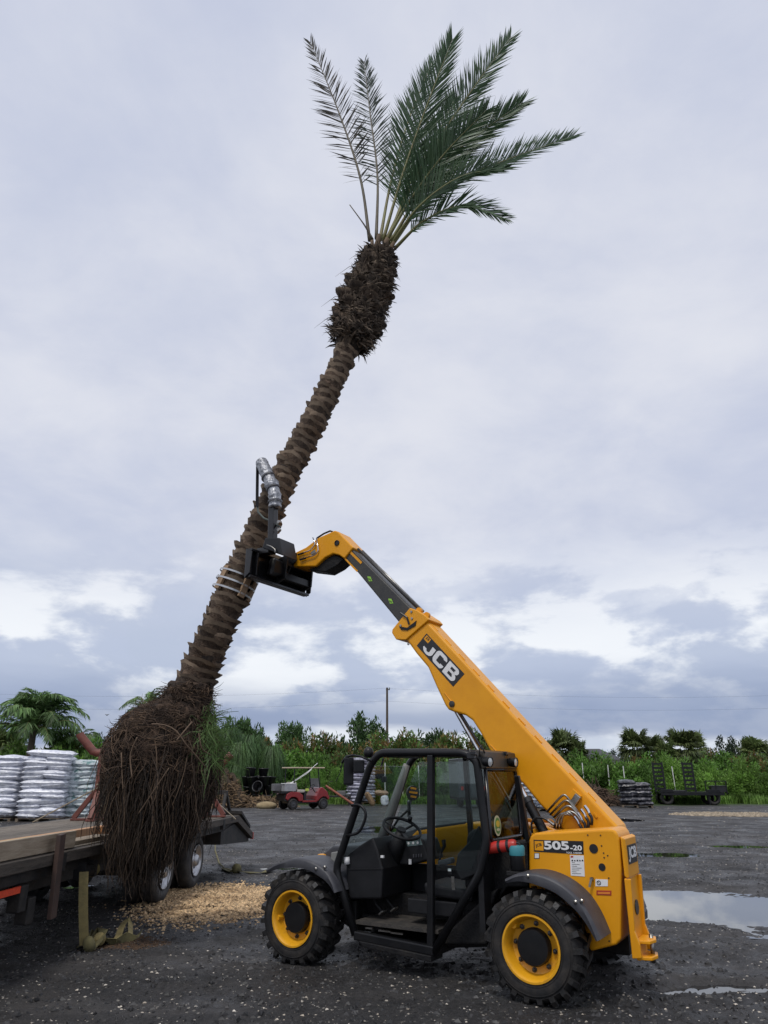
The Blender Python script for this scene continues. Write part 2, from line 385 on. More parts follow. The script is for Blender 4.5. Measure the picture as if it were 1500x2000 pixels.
x, y = near_pts(30000, 4.8, 26); k = gh(x, y) > WATER + 0.008; x, y = x[k], y[k]
scatter('asphalt_clods', 'black crumbs of broken asphalt lying all over the yard', 'gravel', np.stack([x, y, gh(x, y)], 1), 0.006 + 0.030 * rs.rand(len(x)) ** 3,
        mat('asphalt crumb', (0.013, 0.013, 0.014), (0.04, 0.039, 0.04), 3, 0.55, island=0.5), 4)
x, y = near_pts(13000, 4.8, 40); k = (gh(x, y) > WATER + 0.008) & (fbm(x * .8, y * .8, 2) > -0.12); x, y = x[k], y[k]
scatter('shell_fragments', 'pale shell and limestone fragments sprinkled over the black yard', 'gravel', np.stack([x, y, gh(x, y) + 0.002], 1), 0.0035 + 0.016 * rs.rand(len(x)) ** 3.5 + 0.0006 * np.clip(y - 10, 0, 30),
        mat('shell', (0.50, 0.46, 0.40), (0.34, 0.29, 0.23), 2, 0.6, island=0.45), 5, 0.4)
# tan wood chips between trailer and machine
c1 = gnd(440, 1760); n = 13000
th = rs.rand(n) * 6.28; rr = np.sqrt(rs.rand(n)) * (0.85 + 0.35 * np.sin(3 * th + 1) * 0.4 + 0.25 * rs.randn(n) * 0.6)
x = c1.x + 0.02 + rr * np.cos(th) * 1.42; y = c1.y + rr * np.sin(th) * 1.75
hz = gh(x, y) + 0.03 * np.clip(1 - rr, 0, 1)
scatter('wood_chips', 'spilled heap of tan wood chips beside the front tyre', 'wood chips', np.stack([x, y, hz], 1), 0.012 + 0.024 * rs.rand(n) ** 1.5,
        mat('wood chip', (0.56, 0.40, 0.23), (0.32, 0.21, 0.11), 2, 0.75, island=0.6), 6, 0.55)
c2 = gnd(255, 1843); n = 4200; th = rs.rand(n) * 6.28; rr = np.sqrt(rs.rand(n)) * (0.9 + 0.2 * rs.randn(n))
x = c2.x + rr * np.cos(th) * 0.42; y = c2.y + rr * np.sin(th) * 0.42
scatter('loose_soil', 'brown crumbs of soil fallen beside the coiled strap', 'soil', np.stack([x, y, gh(x, y) + 0.012 * np.clip(1 - rr, 0, 1)], 1), 0.004 + 0.010 * rs.rand(n) ** 2,
        mat('soil crumb', (0.10, 0.06, 0.034), (0.05, 0.03, 0.018), 2, 0.9, island=0.4), 8)
c3 = gnd(1430, 1592); n = 1800; th = rs.rand(n) * 6.28; rr = np.sqrt(rs.rand(n))
x = c3.x + rr * np.cos(th) * 2.6; y = c3.y + rr * np.sin(th) * 1.6
scatter('sand_spill', 'pale sandy gravel spill in front of the ramp trailer', 'gravel', np.stack([x, y, gh(x, y) + 0.01], 1), 0.03 + 0.07 * rs.rand(n),
        mat('sand gravel', (0.36, 0.30, 0.22), (0.26, 0.21, 0.15), 2, 0.85, island=0.3), 9)
# ================================================================== telehandler (local: u forward, v towards its left side, w up)
TH = thing('telehandler', 'yellow compact telehandler with raised boom and black open cab', 'telehandler', MR, atan2(EU.y, EU.x))
_O = EYE - MR
def L(x, y, v):
    r = ray(x, y); t = (v - _O.dot(EV)) / r.dot(EV); q = _O + r * t; return Vector((q.dot(EU), v, q.z))
def Lu(x, y, u):
    r = ray(x, y); t = (u - _O.dot(EU)) / r.dot(EU); q = _O + r * t; return Vector((u, q.dot(EV), q.z))
def w2l(P): q = Vector(P) - MR; return Vector((q.dot(EU), q.dot(EV), q.z))
def l2w(p): return MR + EU * p[0] + EV * p[1] + Vector((0, 0, p[2]))
def pl(pts, v): return [L(x, y, v) for x, y in pts]
def atv(p, v): return Vector((p[0], v, p[2]))
def round_path(pts, r=0.08, n=5):
    P = [Vector(p) for p in pts]; out = [P[0]]
    for i in range(1, len(P) - 1):
        a, b, c = P[i - 1], P[i], P[i + 1]; k1 = min(r, (a - b).length * .45); k2 = min(r, (c - b).length * .45)
        s = b + (a - b).normalized() * k1; e = b + (c - b).normalized() * k2
        for j in range(n + 1):
            t = j / n; out.append(s * (1 - t) ** 2 + b * 2 * t * (1 - t) + e * t * t)
    return out + [P[-1]]
# ---- wheels
def wheel_mesh_parts():
    R0, Wd = 0.372, 0.30; ax = (0, 1, 0)
    t = M(); prof = [(0.222, -0.03), (0.236, -0.004), (0.262, 0.006), (0.315, 0.008), (0.350, -0.008), (R0, -0.045), (R0 + .006, -Wd / 2), (R0, -Wd + .045), (0.35, -Wd + .008), (0.30, -Wd - .006), (0.222, -Wd + .03)]
    t.lathe(prof, (0, 0, 0), ax, 56)
    for k in range(3):                           # raised rings on the sidewall
        r = (0.258, 0.318, 0.336)[k]; h = (0.0062, 0.0092, 0.0016)[k]
        t.lathe([(r - .003, h - .003), (r - .002, h + .003), (r + .002, h + .003), (r + .003, h - .003)], (0, 0, 0), ax, 56)
    lug = M(); n = 21
    for side in (0, 1):
        for k in range(n):
            a0 = 2 * pi * (k + 0.5 * side) / n
            def P(r, v, a): v = v if side == 0 else -Wd - v; return (r * cos(a), v, r * sin(a))
            sg = 1; w = 0.068
            secs = [(0.334, 0.372, 0.004, 0), (0.352, 0.408, -0.018, 0.0), (0.365, 0.409, -0.075, 0.05), (0.37, 0.408, -0.168, 0.17)]
            ring = []
            for (ri, ro, v, da) in secs:
                a = a0 + da; ring.append([P(ri, v, a - w), P(ro, v, a - w * .78), P(ro, v, a + w * .78), P(ri, v, a + w)])
            vs = [q for s4 in ring for q in s4]; fs = [(3, 2, 1, 0), (12, 13, 14, 15)]
            for i in range(3):
                for j in range(4): fs.append((i * 4 + j, i * 4 + (j + 1) % 4, i * 4 + 4 + (j + 1) % 4, i * 4 + 4 + j))
            lug.add(vs, fs)
    rim = M(); rim.lathe([(0.20, -.27), (0.226, -.012), (0.239, -.004), (0.240, 0.010), (0.226, 0.010), (0.214, -.006), (0.207, -.03), (0.200, -.075), (0.190, -.098), (0.172, -.104), (0.10, -.104)], (0, 0, 0), ax, 48)
    rim.tube([(.10, -.13, .145), (.115, -.08, .165), (.12, -.035, .17)], [.02, .022, .024], 10)
    hub = M(); hub.lathe([(0.136, -.15), (0.134, -.05), (0.124, -.036), (0.06, -.032), (0.001, -.032)], (0, 0, 0), ax, 32)
    bolt = M(); bolt.lathe([(0.021, -.02), (0.021, 0.006), (0.014, 0.008), (0.013, .026), (0.001, .028)], (0, 0, 0), ax, 6)
    return t.mesh('wheel', True), lug.mesh('tread_lugs'), rim.mesh('rim', True), hub.mesh('hub', True), bolt.mesh('bolt')
WMP = wheel_mesh_parts()
def add_wheel(u, v, flip, steer=0):
    o = obj('wheel', WMP[0], TYR, TH, (u, v, HUB), (0, 0.35 * u + 0.2, pi if flip else steer))
    l = obj('tread_lugs', WMP[1], TREAD, o); obj('rim', WMP[2], RIMY, o); obj('hub', WMP[3], BLK, o)
    for k in range(8):
        a = 2 * pi * (k + .4) / 8; obj('bolt', WMP[4], mat('dark wheel nut', (.05, .05, .052), (.10, .095, .09), 40, .35, .7), o, (0.164 * cos(a), -.102, 0.164 * sin(a)))
    for c in o.children: pass
for u, v, fl in ((0, 0, 0), (WB, 0, 0), (0, -1.84, 1), (WB, -1.84, 1)): add_wheel(u, v, fl)
for me_ in (WMP[2], WMP[3], WMP[0]): me_.set_sharp_from_angle(angle=radians(40))
# ---- mudguards: curved plastic with a turned-down lip
def guard(pxs, v0, v1, name):
    m = M(); P = [L(x, y, v0) for x, y in pxs]; n = len(P); c = sum(P, Vector()) / n
    def inn(i, d):
        a = P[max(i - 1, 0)]; b = P[min(i + 1, n - 1)]; t = (b - a).normalized(); nn = Vector((-t.z, 0, t.x))
        if nn.z > 0: nn = -nn
        return P[i] + nn * d
    vs = []; fs = []
    for i in range(n):
        k = 0.4 + 0.6 * min(1, 3.0 * min(i, n - 1 - i) / n)
        vs += [inn(i, 0.085 * k), inn(i, 0.02) + Vector((0, .012, 0)), inn(i, 0.004), atv(P[i], v0 - 0.04), atv(P[i], v1), atv(inn(i, 0.012), v1), atv(inn(i, 0.014), v0 - 0.05), inn(i, 0.085 * k) + Vector((0, -.012, 0))]
    for i in range(n - 1):
        for j in range(8): fs.append((i * 8 + j, i * 8 + (j + 1) % 8, i * 8 + 8 + (j + 1) % 8, i * 8 + 8 + j))
    fs += [tuple(range(8)), tuple((n - 1) * 8 + k for k in range(7, -1, -1))]
    g = m.add(vs, fs).build(name, PLA, TH, auto=50)
    return g
def catmull(pts, k=4):
    P = [Vector((*p, 0)) for p in pts]; P = [P[0] * 2 - P[1]] + P + [P[-1] * 2 - P[-2]]; out = []
    for i in range(1, len(P) - 2):
        a, b, c, d = P[i - 1:i + 3]
        for j in range(k):
            t = j / k; q = 0.5 * ((2 * b) + (c - a) * t + (2 * a - 5 * b + 4 * c - d) * t * t + (-a + 3 * b - 3 * c + d) * t ** 3); out.append((q.x, q.y))
    return out + [pts[-1]]
rg = guard(catmull([(986, 1716), (1012, 1706), (1050, 1707), (1092, 1724), (1128, 1754), (1153, 1792), (1172, 1836)]), -0.02, -0.36, 'mudguard')
fg = guard(catmull([(520, 1697), (545, 1684), (580, 1676), (608, 1682), (634, 1698), (650, 1720), (658, 1742)]), -0.02, -0.38, 'mudguard')
for g_, bl in ((rg, [(1031, 1711), (1124, 1762), (1136, 1760)]), (fg, [(617, 1697), (634, 1694)])):
    for x, y in bl: M().lathe([(0.016, -.01), (0.016, 0.004), (0.008, 0.010), (0.001, .010)], L(x, y, -0.012), (0, 1, 0), 8).build('bolt', STL, g_)
for s, u0 in ((1, 0), (1, WB)):            # far mudguards
    m = M(); n = 12; vs = []
    for i in range(n + 1):
        a = radians(20 + (140 if u0 else 150) * i / n); r = 0.49; vs += [(u0 + r * cos(a), -1.84, HUB + r * sin(a)), (u0 + r * cos(a), -1.5, HUB + r * sin(a)), (u0 + (r - .02) * cos(a), -1.5, HUB + (r - .02) * sin(a)), (u0 + (r - .02) * cos(a), -1.84, HUB + (r - .02) * sin(a))]
    fs = [(i * 4 + j, i * 4 + (j + 1) % 4, i * 4 + 4 + (j + 1) % 4, i * 4 + 4 + j) for i in range(n) for j in range(4)] + [(0, 1, 2, 3), (n * 4 + 3, n * 4 + 2, n * 4 + 1, n * 4)]
    m.add(vs, fs).build('mudguard', PLA, TH, auto=50)
# ---- chassis
VP = -0.33
m = M(); m.box((0.9, -0.93, 0.44), (3.0, 0.62, 0.30)); m.build('chassis', MUD, TH, bevel=.01)
for u in (0, WB):
    a = M(); a.tube([(u, -.32, HUB), (u, -.5, HUB), (u, -.75, HUB), (u, -1.1, HUB), (u, -1.35, HUB), (u, -1.52, HUB)], [.10, .075, .10, .10, .075, .10], 14); a.build('axle', MUD, TH, smooth=True)
m = M(); m.box((WB - .42, -.42, .42), (.12, .10, .20)); m.box((WB - .5, -.5, .36), (.3, .06, .08)); m.build('steering_bracket', MUD, TH, bevel=.015)
# ---- rear body panel with wheel arch
body_px = [(1033, 1642), (1036, 1632), (1045, 1627), (1186, 1619), (1198, 1620), (1206, 1628), (1209, 1640), (1213, 1700), (1212, 1836), (1203, 1846), (1151, 1859), (1148, 1832), (1136, 1800), (1112, 1768), (1076, 1742), (1033, 1737)]
ub = L(1210, 1640, VP).x; vR = Lu(1243, 1650, ub - .035).y      # far side of the rear tower
M().prism(pl(body_px, VP), (0, vR - VP, 0)).build('rear_body', YEL, TH, bevel=.018, seg=3)
pod_px_u = [(0.05, .40), (-.30, .40), (-.34, 1.10), (-.25, 1.17), (0.05, 1.18)]
M().prism([(u, -1.28, w) for u, w in pod_px_u], (0, -0.24, 0)).build('engine_bay_rear', YEL, TH, bevel=.02, seg=3)
hood = M().prism([(1.9, -1.32, .62), (0.07, -1.32, .62), (0.07, -1.32, 1.19), (1.15, -1.32, 1.19), (1.75, -1.32, 1.10), (1.9, -1.32, .98)], (0, -0.46, 0)).build('engine_hood', YEL, TH, bevel=.03, seg=3)
M().prism([(1.92, -1.33, 1.095 - .03), (1.75, -1.33, 1.12), (1.16, -1.33, 1.205), (1.16, -1.33, 1.13), (1.92, -1.33, .99)], (0, -0.44, 0)).build('hood_top', PLA, TH, bevel=.01)
for k in range(3):
    M().tube([(0.25 + .22 * k, -1.5, 1.192), (.29 + .22 * k, -1.5, 1.225), (.37 + .22 * k, -1.5, 1.225), (.41 + .22 * k, -1.5, 1.192)], .02, 8).build('lifting_lug', YEL, TH, smooth=True)
# rear counterweight and hitch plate
M().box((1.33, -.42, .235), (.80, .50, .07)).build('floor_gap_blackout', MUD, TH)  # dark box added below the cab floor to shut out bright gaps
M().box((ub + .42, (vR - 1.27) / 2, .80), (.34, abs(-1.27 - vR), .66)).build('boom_tower', YEL, TH, bevel=.02)
cw = M().prism([(ub - .004, VP - .012, 1.195), (ub - .004, vR, 1.195), (ub - .033, vR + .0, 1.18), (ub - .035, vR + .01, 1.18), (ub - .035, VP - .04, 1.18), (ub - .02, VP - .014, 1.18)], (0, 0, -.29)).build('counterweight', YEL, TH, bevel=.016, seg=3)
M().prism([(ub - .0, VP - .02, .893), (ub - .0, vR, .893), (ub - .02, vR, .893), (ub - .02, VP - .02, .893)], (0, 0, -.50)).build('rear_plate', YEL, TH, bevel=.01)
for v in (VP - .012, vR + .03):
    M().prism([(ub, v, .885), (ub - .052, v, .885), (ub - .045, v, .66), (ub - .04, v, .52), (ub - .07, v, .43), (ub - .07, v, .34), (ub, v, .33)], (0, -.03, 0)).build('side_flange', YEL, TH, bevel=.006)
vm = (VP + vR) / 2
M().lathe([(.001, 0), (.055, 0), (.055, .006), (.001, .006)], (ub - .0215, vm - .03, .66), (-1, 0, 0), 20).build('tail_opening', INK, TH).scale = (1, 1, 1)
h = M()
for w in (.315, .425): h.prism([(ub - .02, VP - .06, w), (ub - .02, vR + .06, w), (ub - .13, vR + .09, w), (ub - .155, vm, w), (ub - .13, VP - .09, w)], (0, 0, .026))
h.box((ub - .035, vm, .38), (.03, abs(VP - vR) - .14, .14))
ho = h.build('tow_hitch', YEL, TH, bevel=.006)
M().cyl((ub - .11, vm - .03, .28), (ub - .11, vm - .03, .475), .017, 12).build('hitch_pin', STL, ho, smooth=True)
dl = M().prism([(ub - .036, VP - .07, .985), (ub - .036, vR + .03, .985), (ub - .036, vR + .03, 1.125), (ub - .036, VP - .07, 1.125)], (-.002, 0, 0)).build('tail_decal', INK, cw)
letters('tail_letters', 'JCB', WHT, dl, (ub - .0395, VP - .085, 1.0), (ub - .0395, vR + .045, 1.0), .11, (-1, 0, 0), .04)
fp = L(1254, 1772, -1.82); M().prism([fp + Vector((.07, 0, .09)), fp + Vector((-.01, 0, .07)), fp + Vector((-.05, 0, -.02)), fp + Vector((-.045, 0, -.09)), fp + Vector((.02, 0, -.06))], (0, .34, 0)).build('mudguard_tip', PLA, TH, bevel=.01)
# ---- decals on the body
PV = VP + .003
def decal(pxs, m_, v=None, t=.003, name='decal', parent=TH): return M().prism([L(x, y, VP + t) for x, y in pxs], (0, -t * 0.9, 0)).build(name, m_, parent)
def quad(x0, y0, x1, y1): return [(x0, y0), (x1, y0), (x1, y1), (x0, y1)]
def disc(x, y, r, m_, name, t=.004, n=20, parent=TH):
    c = L(x, y, VP); return M().lathe([(r, -.002), (r, t), (.0005, t)], c, (0, 1, 0), n).build(name, m_, parent)
db = decal([(1042, 1640), (1139, 1643), (1140, 1669), (1043, 1663)], INK, name='model_decal')
def on(x, y, t): return L(x, y, VP + t)
M().prism([on(x, y, .005) for x, y in ((1044, 1642.5), (1061, 1643), (1061.5, 1661.5), (1044.5, 1660.5))], (0, -.001, 0)).build('emblem', YEL, db)
letters('emblem_letters', 'JCB', INK, db, on(1047, 1656.5, .006), on(1059, 1653.5, .006), .03, (0, 1, 0), .03)
letters('model_number', '505', WHT, db, on(1063, 1659, .0055), on(1112, 1660.5, .0055), .068, (0, 1, 0), .035)
letters('model_suffix', '-20', WHT, db, on(1114, 1660.7, .0055), on(1137, 1661.5, .0055), .040, (0, 1, 0), .03)
letters('model_caption', 'TOOL CARRIER', WHT, db, on(1106, 1667, .0055), on(1137, 1668, .0055), .013, (0, 1, 0), .02)
decal(quad(1043.5, 1666, 1053.5, 1677), INK, name='sticker'); decal(quad(1044.5, 1667, 1052.5, 1676), WHT, t=.005, name='sticker')
ch = decal([(1113, 1670), (1140, 1671), (1142, 1712), (1115, 1710)], WHT, name='load_chart')
for i in range(7):
    yy = 1684 + i * 3.6; M().prism([on(x, y, .0045) for x, y in ((1117, yy), (1123 + (i * 37) % 14, yy + .3), (1123 + (i * 37) % 14, yy + 1.2), (1117, yy + .9))], (0, -.001, 0)).build('print_line', GRY, ch)
M().prism([on(x, y, .0045) for x, y in ((1114.5, 1671.5), (1119.5, 1671.7), (1119.5, 1675), (1114.5, 1675))], (0, -.001, 0)).build('print_mark', REDM, ch)
for i in range(5): M().prism([on(x, y, .0045) for x, y in ((1116 + 5 * i, 1682), (1119.5 + 5 * i, 1682.2), (1118.5 + 5 * i, 1679 + i % 2), (1116.5 + 5 * i, 1679.5))], (0, -.001, 0)).build('print_figure', INK, ch)
wn = decal([(1163, 1717), (1187, 1718), (1187, 1731), (1163, 1731)], WHT, name='warning_sticker')
c = on(1169.5, 1724.3, .0045); M().lathe([(.012, 0), (.012, .001), (.017, .001), (.017, 0)], c, (0, 1, 0), 20).build('prohibition_ring', INK, wn)
M().bar(c + Vector((.011, 0, .011)), c - Vector((.011, 0, .011)), .003, .001, (0, 1, 0)).build('prohibition_bar', INK, wn)
rdx = decal([(1165, 1739), (1194, 1739.5), (1194, 1749), (1165, 1748)], REDM, name='caution_sticker')
M().prism([on(x, y, .0045) for x, y in ((1167.5, 1742), (1191.5, 1742.3), (1191.5, 1746.6), (1167.5, 1746))], (0, -.001, 0)).build('print_panel', mat('orange print', (.7, .22, .03)), rdx)
decal(quad(1164, 1797, 1174.5, 1815), WHT, name='sticker'); decal(quad(1166, 1804, 1172.5, 1812), mat('blue print', (.25, .35, .5)), t=.005, name='sticker')
disc(1159.5, 1657.5, .036, INK, 'access_hole'); disc(1176, 1693.5, .028, INK, 'access_hole')
for x, y in ((1148, 1631), (1173, 1631.5), (1175, 1652), (1179, 1666), (1187, 1671), (1180, 1675), (1189, 1715), (1190, 1838)): disc(x, y, .006, INK, 'fastener', n=8)
lk = M(); c = L(1157, 1716, VP); lk.cyl(c, c + Vector((0, .03, 0)), .014, 10); lk.bar(c + Vector((0, .03, 0)), c + Vector((.02, .035, -.06)), .016, .012, (0, 1, 0)); lk.build('cover_latch', STL, TH)
# ---- cab
VC, VF = -0.14, -0.88
hoop = round_path(pl([(694, 1826), (656, 1697), (724, 1492), (742, 1470), (906, 1470), (931, 1484), (951, 1645), (938, 1705), (849, 1857)], VC), .07, 6)
roofw = L(800, 1470, VC).z
M().tube(hoop, .036, 12).build('cab_frame', BLK, TH, smooth=True)
M().tube([atv(p, VF) for p in hoop], .034, 10).build('cab_frame', BLK, TH, smooth=True)
M().bar(hoop[0], hoop[-1], .07, .075).build('door_sill', BLK, TH, bevel=.012)
a, b = L(842, 1474, VC), L(842, 1852, VC)
M().bar(Vector((a.x, VC, a.z)), Vector((b.x, VC, b.z)), .062, .062, (1, 0, 0)).build('door_pillar', BLK, TH, bevel=.012)
M().bar(Vector((a.x, VF, a.z)), Vector((a.x - .05, VF, .6)), .05, .05, (1, 0, 0)).build('door_pillar', BLK, TH, bevel=.01)
uF, uR = L(748, 1470, VC).x, L(912, 1470, VC).x
M().box(((uF + uR) / 2, (VC + VF) / 2, roofw + .005), (uF - uR, VC - VF, .035)).build('cab_roof', BLK, TH, bevel=.01)
for u in (uF + .02, uR - .02): M().cyl((u, VC, roofw - .01), (u, VF, roofw - .01), .03, 10).build('roof_crossbar', BLK, TH, smooth=True)
# far windscreen post with grey trim
pA = [atv(L(724, 1492, VC), VF + .03), atv(L(690, 1595, VC), VF + .05), atv(L(662, 1680, VC), VF + .06)]
M().tube(pA, [.036, .05, .045], 8).build('post_trim', GRY, TH, smooth=True)
# sheets of glass
def pane(pts, m_, name='window_pane', par=TH, th=.005):
    n = (Vector(pts[1]) - Vector(pts[0])).cross(Vector(pts[2]) - Vector(pts[0])).normalized()
    return M().prism(pts, n * th).build(name, m_, par)
ws = [L(724, 1496, VC), L(658, 1690, VC)]
pane([atv(ws[0], VC - .03), atv(ws[0], VF + .03), atv(ws[1], VF + .03), atv(ws[1], VC - .03)], GLS, 'windscreen')
sg = pl([(852, 1488), (918, 1486), (929, 1500), (942, 1640), (920, 1700), (852, 1700)], VC + .004); pane(sg, GLS, 'side_window')
sf = [atv(p, VF) for p in pl([(745, 1486), (918, 1486), (940, 1640), (938, 1690), (664, 1690)], VC)]; pane(sf, GLS, 'side_window')
# rear window in the sloped back of the cab
r0, r1 = L(935, 1503, VC), L(946, 1643, VC)
uoff = -.05
rc = [Vector((r0.x + uoff, VC - .03, r0.z)), Vector((r0.x + uoff, VF + .0, r0.z)), Vector((r1.x + uoff, VF + .0, r1.z + .0)), Vector((r1.x + uoff, VC - .03, r1.z))]
rw = pane(rc, GLD, 'rear_window')
M().tube(round_path(rc + [rc[0]], .05), .018, 8).build('rear_window_frame', BLKG, TH, smooth=True)
st = Vector((rc[3].x, 0, 0)) ; d_ = (rc[0] - rc[3]); cst = rc[3] + d_ * .2 + Vector((-.016, -.13, .0)); nrm = Vector((-d_.z, 0, d_.x)).normalized(); nrm = nrm if nrm.x < 0 else -nrm
dn = d_.normalized()
def oval(c, ry, rz, m_, t, name): return M().prism([c + Vector((0, ry * cos(2 * pi * k / 20), 0)) + dn * (rz * sin(2 * pi * k / 20)) + nrm * t for k in range(20)], nrm * .0015).build(name, m_, rw)
oval(cst, .075, .085, mat('cream print', (.62, .58, .36)), 0, 'round_sticker'); oval(cst, .058, .066, mat('green print', (.10, .25, .06)), .0025, 'round_sticker')
oval(cst + dn * .015, .04, .028, mat('sun print', (.7, .5, .06)), .005, 'sticker_mark'); oval(cst - dn * .032, .036, .012, mat('cream print', (.62, .58, .36)), .005, 'sticker_mark')
# header over the rear window, lamps
hd = M().prism([(r0.x + .03, VC, roofw + .02), (r0.x - .06, VC, roofw - .0), (r0.x - .075, VC, r0.z + .01), (r0.x + .02, VC, r0.z + .005)], (0, VF - VC, 0)).build('roof_header', mat('bronze header', (.05, .042, .032), (.03, .027, .022), 5, .4), TH, bevel=.008)
def lamp(p, d, r=.045):
    d = Vector(d).normalized(); o = M().lathe([(r * .5, -.075), (r * .9, -.055), (r, -.01), (r, .012), (r * .86, .014)], p, d, 20).build('work_lamp', BLK, TH, auto=40)
    M().lathe([(r * .86, .006), (r * .5, .011), (.0005, .013)], p, d, 20).build('lens', mat('lamp lens', (.75, .77, .75), (.5, .52, .5), 60, .15, .3), o, smooth=True)
    q = Vector(p) - d * .06; M().bar(q, q + Vector((.05, 0, .05)), .02, .03).build('lamp_bracket', BLK, o)
def lampat(x, y, v): return L(x, y, v)
lamp(Lu(956, 1488, r0.x - .12), (-1, .25, -.08)); lamp(Lu(1006, 1489, r0.x - .14), (-1, .12, -.05))
for x in (921, 982):
    p = Lu(x, 1476, r0.x - .03); b = M(); b.box(p, (.07, .05, .05)); b.cyl(p + Vector((-.04, 0, .01)), p + Vector((-.055, 0, .01)), .014, 10); b.box(p + Vector((-.03, .03, .02)), (.05, .02, .03)); b.build('marker_lamp', BLKG, TH, bevel=.006)
pw = Lu(937, 1478, r0.x - .04); M().tube([pw, pw + Vector((0, 0, .07)), pw + Vector((0, -.04, .10)), pw + Vector((-.03, -.05, .03))], .006, 6).build('wiring', INK, TH, smooth=True)
# grab handle, mirrors
hp = round_path(pl([(687, 1573), (703, 1571), (716, 1586), (711, 1608), (700, 1628), (677, 1632)], VC + .03), .06)
M().tube(hp, .014, 10).build('grab_handle', BLK, TH, smooth=True)
mp_ = pl([(724, 1486), (706, 1478), (690, 1475), (676, 1478), (668, 1490)], VC + .16); M().tube([L(727, 1486, VC)] + mp_, .011, 8).build('mirror_arm', BLK, TH, smooth=True)
mc = L(681, 1506, VC + .16); rot = Matrix.Rotation(radians(-40), 3, 'Z')
mi = M().box(mc, (.03, .10, .25), rot).build('mirror', BLK, TH, bevel=.014, seg=3)
M().box(mc + rot @ Vector((.017, 0, 0)), (.004, .08, .22), rot).build('mirror_glass', CHR, mi)
mc2 = L(701, 1497, VC + .16); M().box(mc2, (.03, .11, .12), rot).build('mirror', BLK, TH, bevel=.014, seg=3)
M().tube(pl([(669, 1490), (664, 1510), (656, 1527)], VC + .16), .004, 6).build('mirror_wire', INK, TH)
bc = L(720, 1473, VC - .05); m = M(); m.lathe([(.03, -.04), (.045, -.02), (.05, .01), (.04, .04), (.02, .055), (.001, .058)], bc + Vector((0, 0, .01)), (0, 0, 1), 16); m.build('beacon', BLK, TH, smooth=True)
ic = L(742, 1512, VF + .2); m = M(); m.box(ic, (.05, .12, .09)); m.bar(ic, ic + Vector((-.04, 0, .16)), .02); m.box(ic + Vector((-.05, .0, -.05)), (.03, .07, .06)); m.build('cab_fan', INT, TH, bevel=.015)
fm = L(799, 1580, VF - .22); m = M(); m.box(fm, (.03, .15, .17), Matrix.Rotation(radians(35), 3, 'Z')); fmo = m.build('mirror', BLK, TH, bevel=.015, seg=3)
M().box(fm + Vector((-.016, .011, 0)), (.004, .12, .14), Matrix.Rotation(radians(35), 3, 'Z')).build('mirror_glass', CHR, fmo)
fb = L(806, 1549, VF - .22); fd = M().lathe([(.075, -.01), (.075, .01), (.001, .014)], fb, (-1, .55, 0), 20).build('warning_disc', INK, TH, auto=40)
for k in (-1, 0, 1):
    q = fb + Vector((-.85, .47, 0)).normalized() * .016; sd_ = Vector((.47, .85, 0)).normalized()
    M().bar(q + sd_ * -.05 * (1 if k == 0 else .7) + Vector((0, 0, .042 * k)), q + sd_ * .05 * (1 if k == 0 else .7) + Vector((0, 0, .042 * k + .012)), .003, .02).build('disc_stripe', YEL, fd)
M().tube([fb, fm, fm + Vector((.05, .15, -.10)), atv(L(668, 1660, VC), VF)], .012, 8).build('mirror_arm', BLK, TH, smooth=True)
# interior
M().prism(pl([(676, 1670), (700, 1652), (728, 1635), (738, 1662), (747, 1697), (744, 1756), (682, 1757), (675, 1700)], VC - .07), (0, -.56, 0)).build('dash_console', INT, TH, bevel=.02, seg=3)
M().bar(L(679, 1698, VC - .064), L(745, 1697, VC - .064), .006, .004, (0, 1, 0)).build('console_seam', INK, TH)
M().prism(pl([(755, 1640), (805, 1632), (826, 1640), (838, 1680), (800, 1690), (758, 1690)], VC - .38), (0, -.32, 0)).build('instrument_binnacle', INT, TH, bevel=.02, seg=3)
gz = L(806, 1644, VC - .372); ip = M().prism(pl([(791, 1639), (820, 1637), (825, 1650), (796, 1653)], VC - .375), (0, -.01, 0)).build('gauge_cluster', mat('gauge face', (.10, .15, .15), (.2, .27, .27), 60, .2), TH)
for i in range(3): M().lathe([(.012, 0), (.012, .002), (.001, .003)], L(798 + i * 9, 1647 - i * .6, VC - .374), (0, 1, 0), 12).build('dial', WHT, ip)
for i in range(4): M().box(L(808 + i * 5, 1672 - i * .4, VC - .372), (.016, .01, .03)).build('rocker_switch', PLA, TH, bevel=.003)
M().box(L(801, 1683, VC - .36), (.03, .004, .045)).build('key_tag', WHT, TH)
M().box(L(747, 1673, VC - .06), (.03, .02, .02)).build('turn_lever', WHT, TH)
sw = L(785, 1618, VC - .33); tl = Matrix.Rotation(radians(-26), 3, 'Y') @ Matrix.Rotation(radians(-12), 3, 'X')
ring = [sw + tl @ Vector((.185 * cos(2 * pi * k / 36), .185 * sin(2 * pi * k / 36), 0)) for k in range(36)]
swo = M().tube(ring, .015, 8, closed=True).build('steering_wheel', INT, TH, smooth=True)
s = M()
for k in range(3): s.bar(sw + tl @ Vector((0, 0, -.03)), sw + tl @ Vector((.18 * cos(2.1 * k + .4), .18 * sin(2.1 * k + .4), 0)), .03, .012)
s.cyl(sw + tl @ Vector((0, 0, -.05)), sw + tl @ Vector((0, 0, -.005)), .045, 16); s.build('wheel_spokes', INT, swo)
M().cyl(sw + tl @ Vector((.03, -.165, .02)), sw + tl @ Vector((.03, -.165, .065)), .022, 12).build('steering_knob', INK, swo, smooth=True)
M().tube([sw + tl @ Vector((0, 0, -.03)), L(775, 1652, VC - .36), L(764, 1690, VC - .4)], [.045, .08, .09], 14).build('steering_column', INT, TH, smooth=True)
fl = L(760, 1805, VC).z
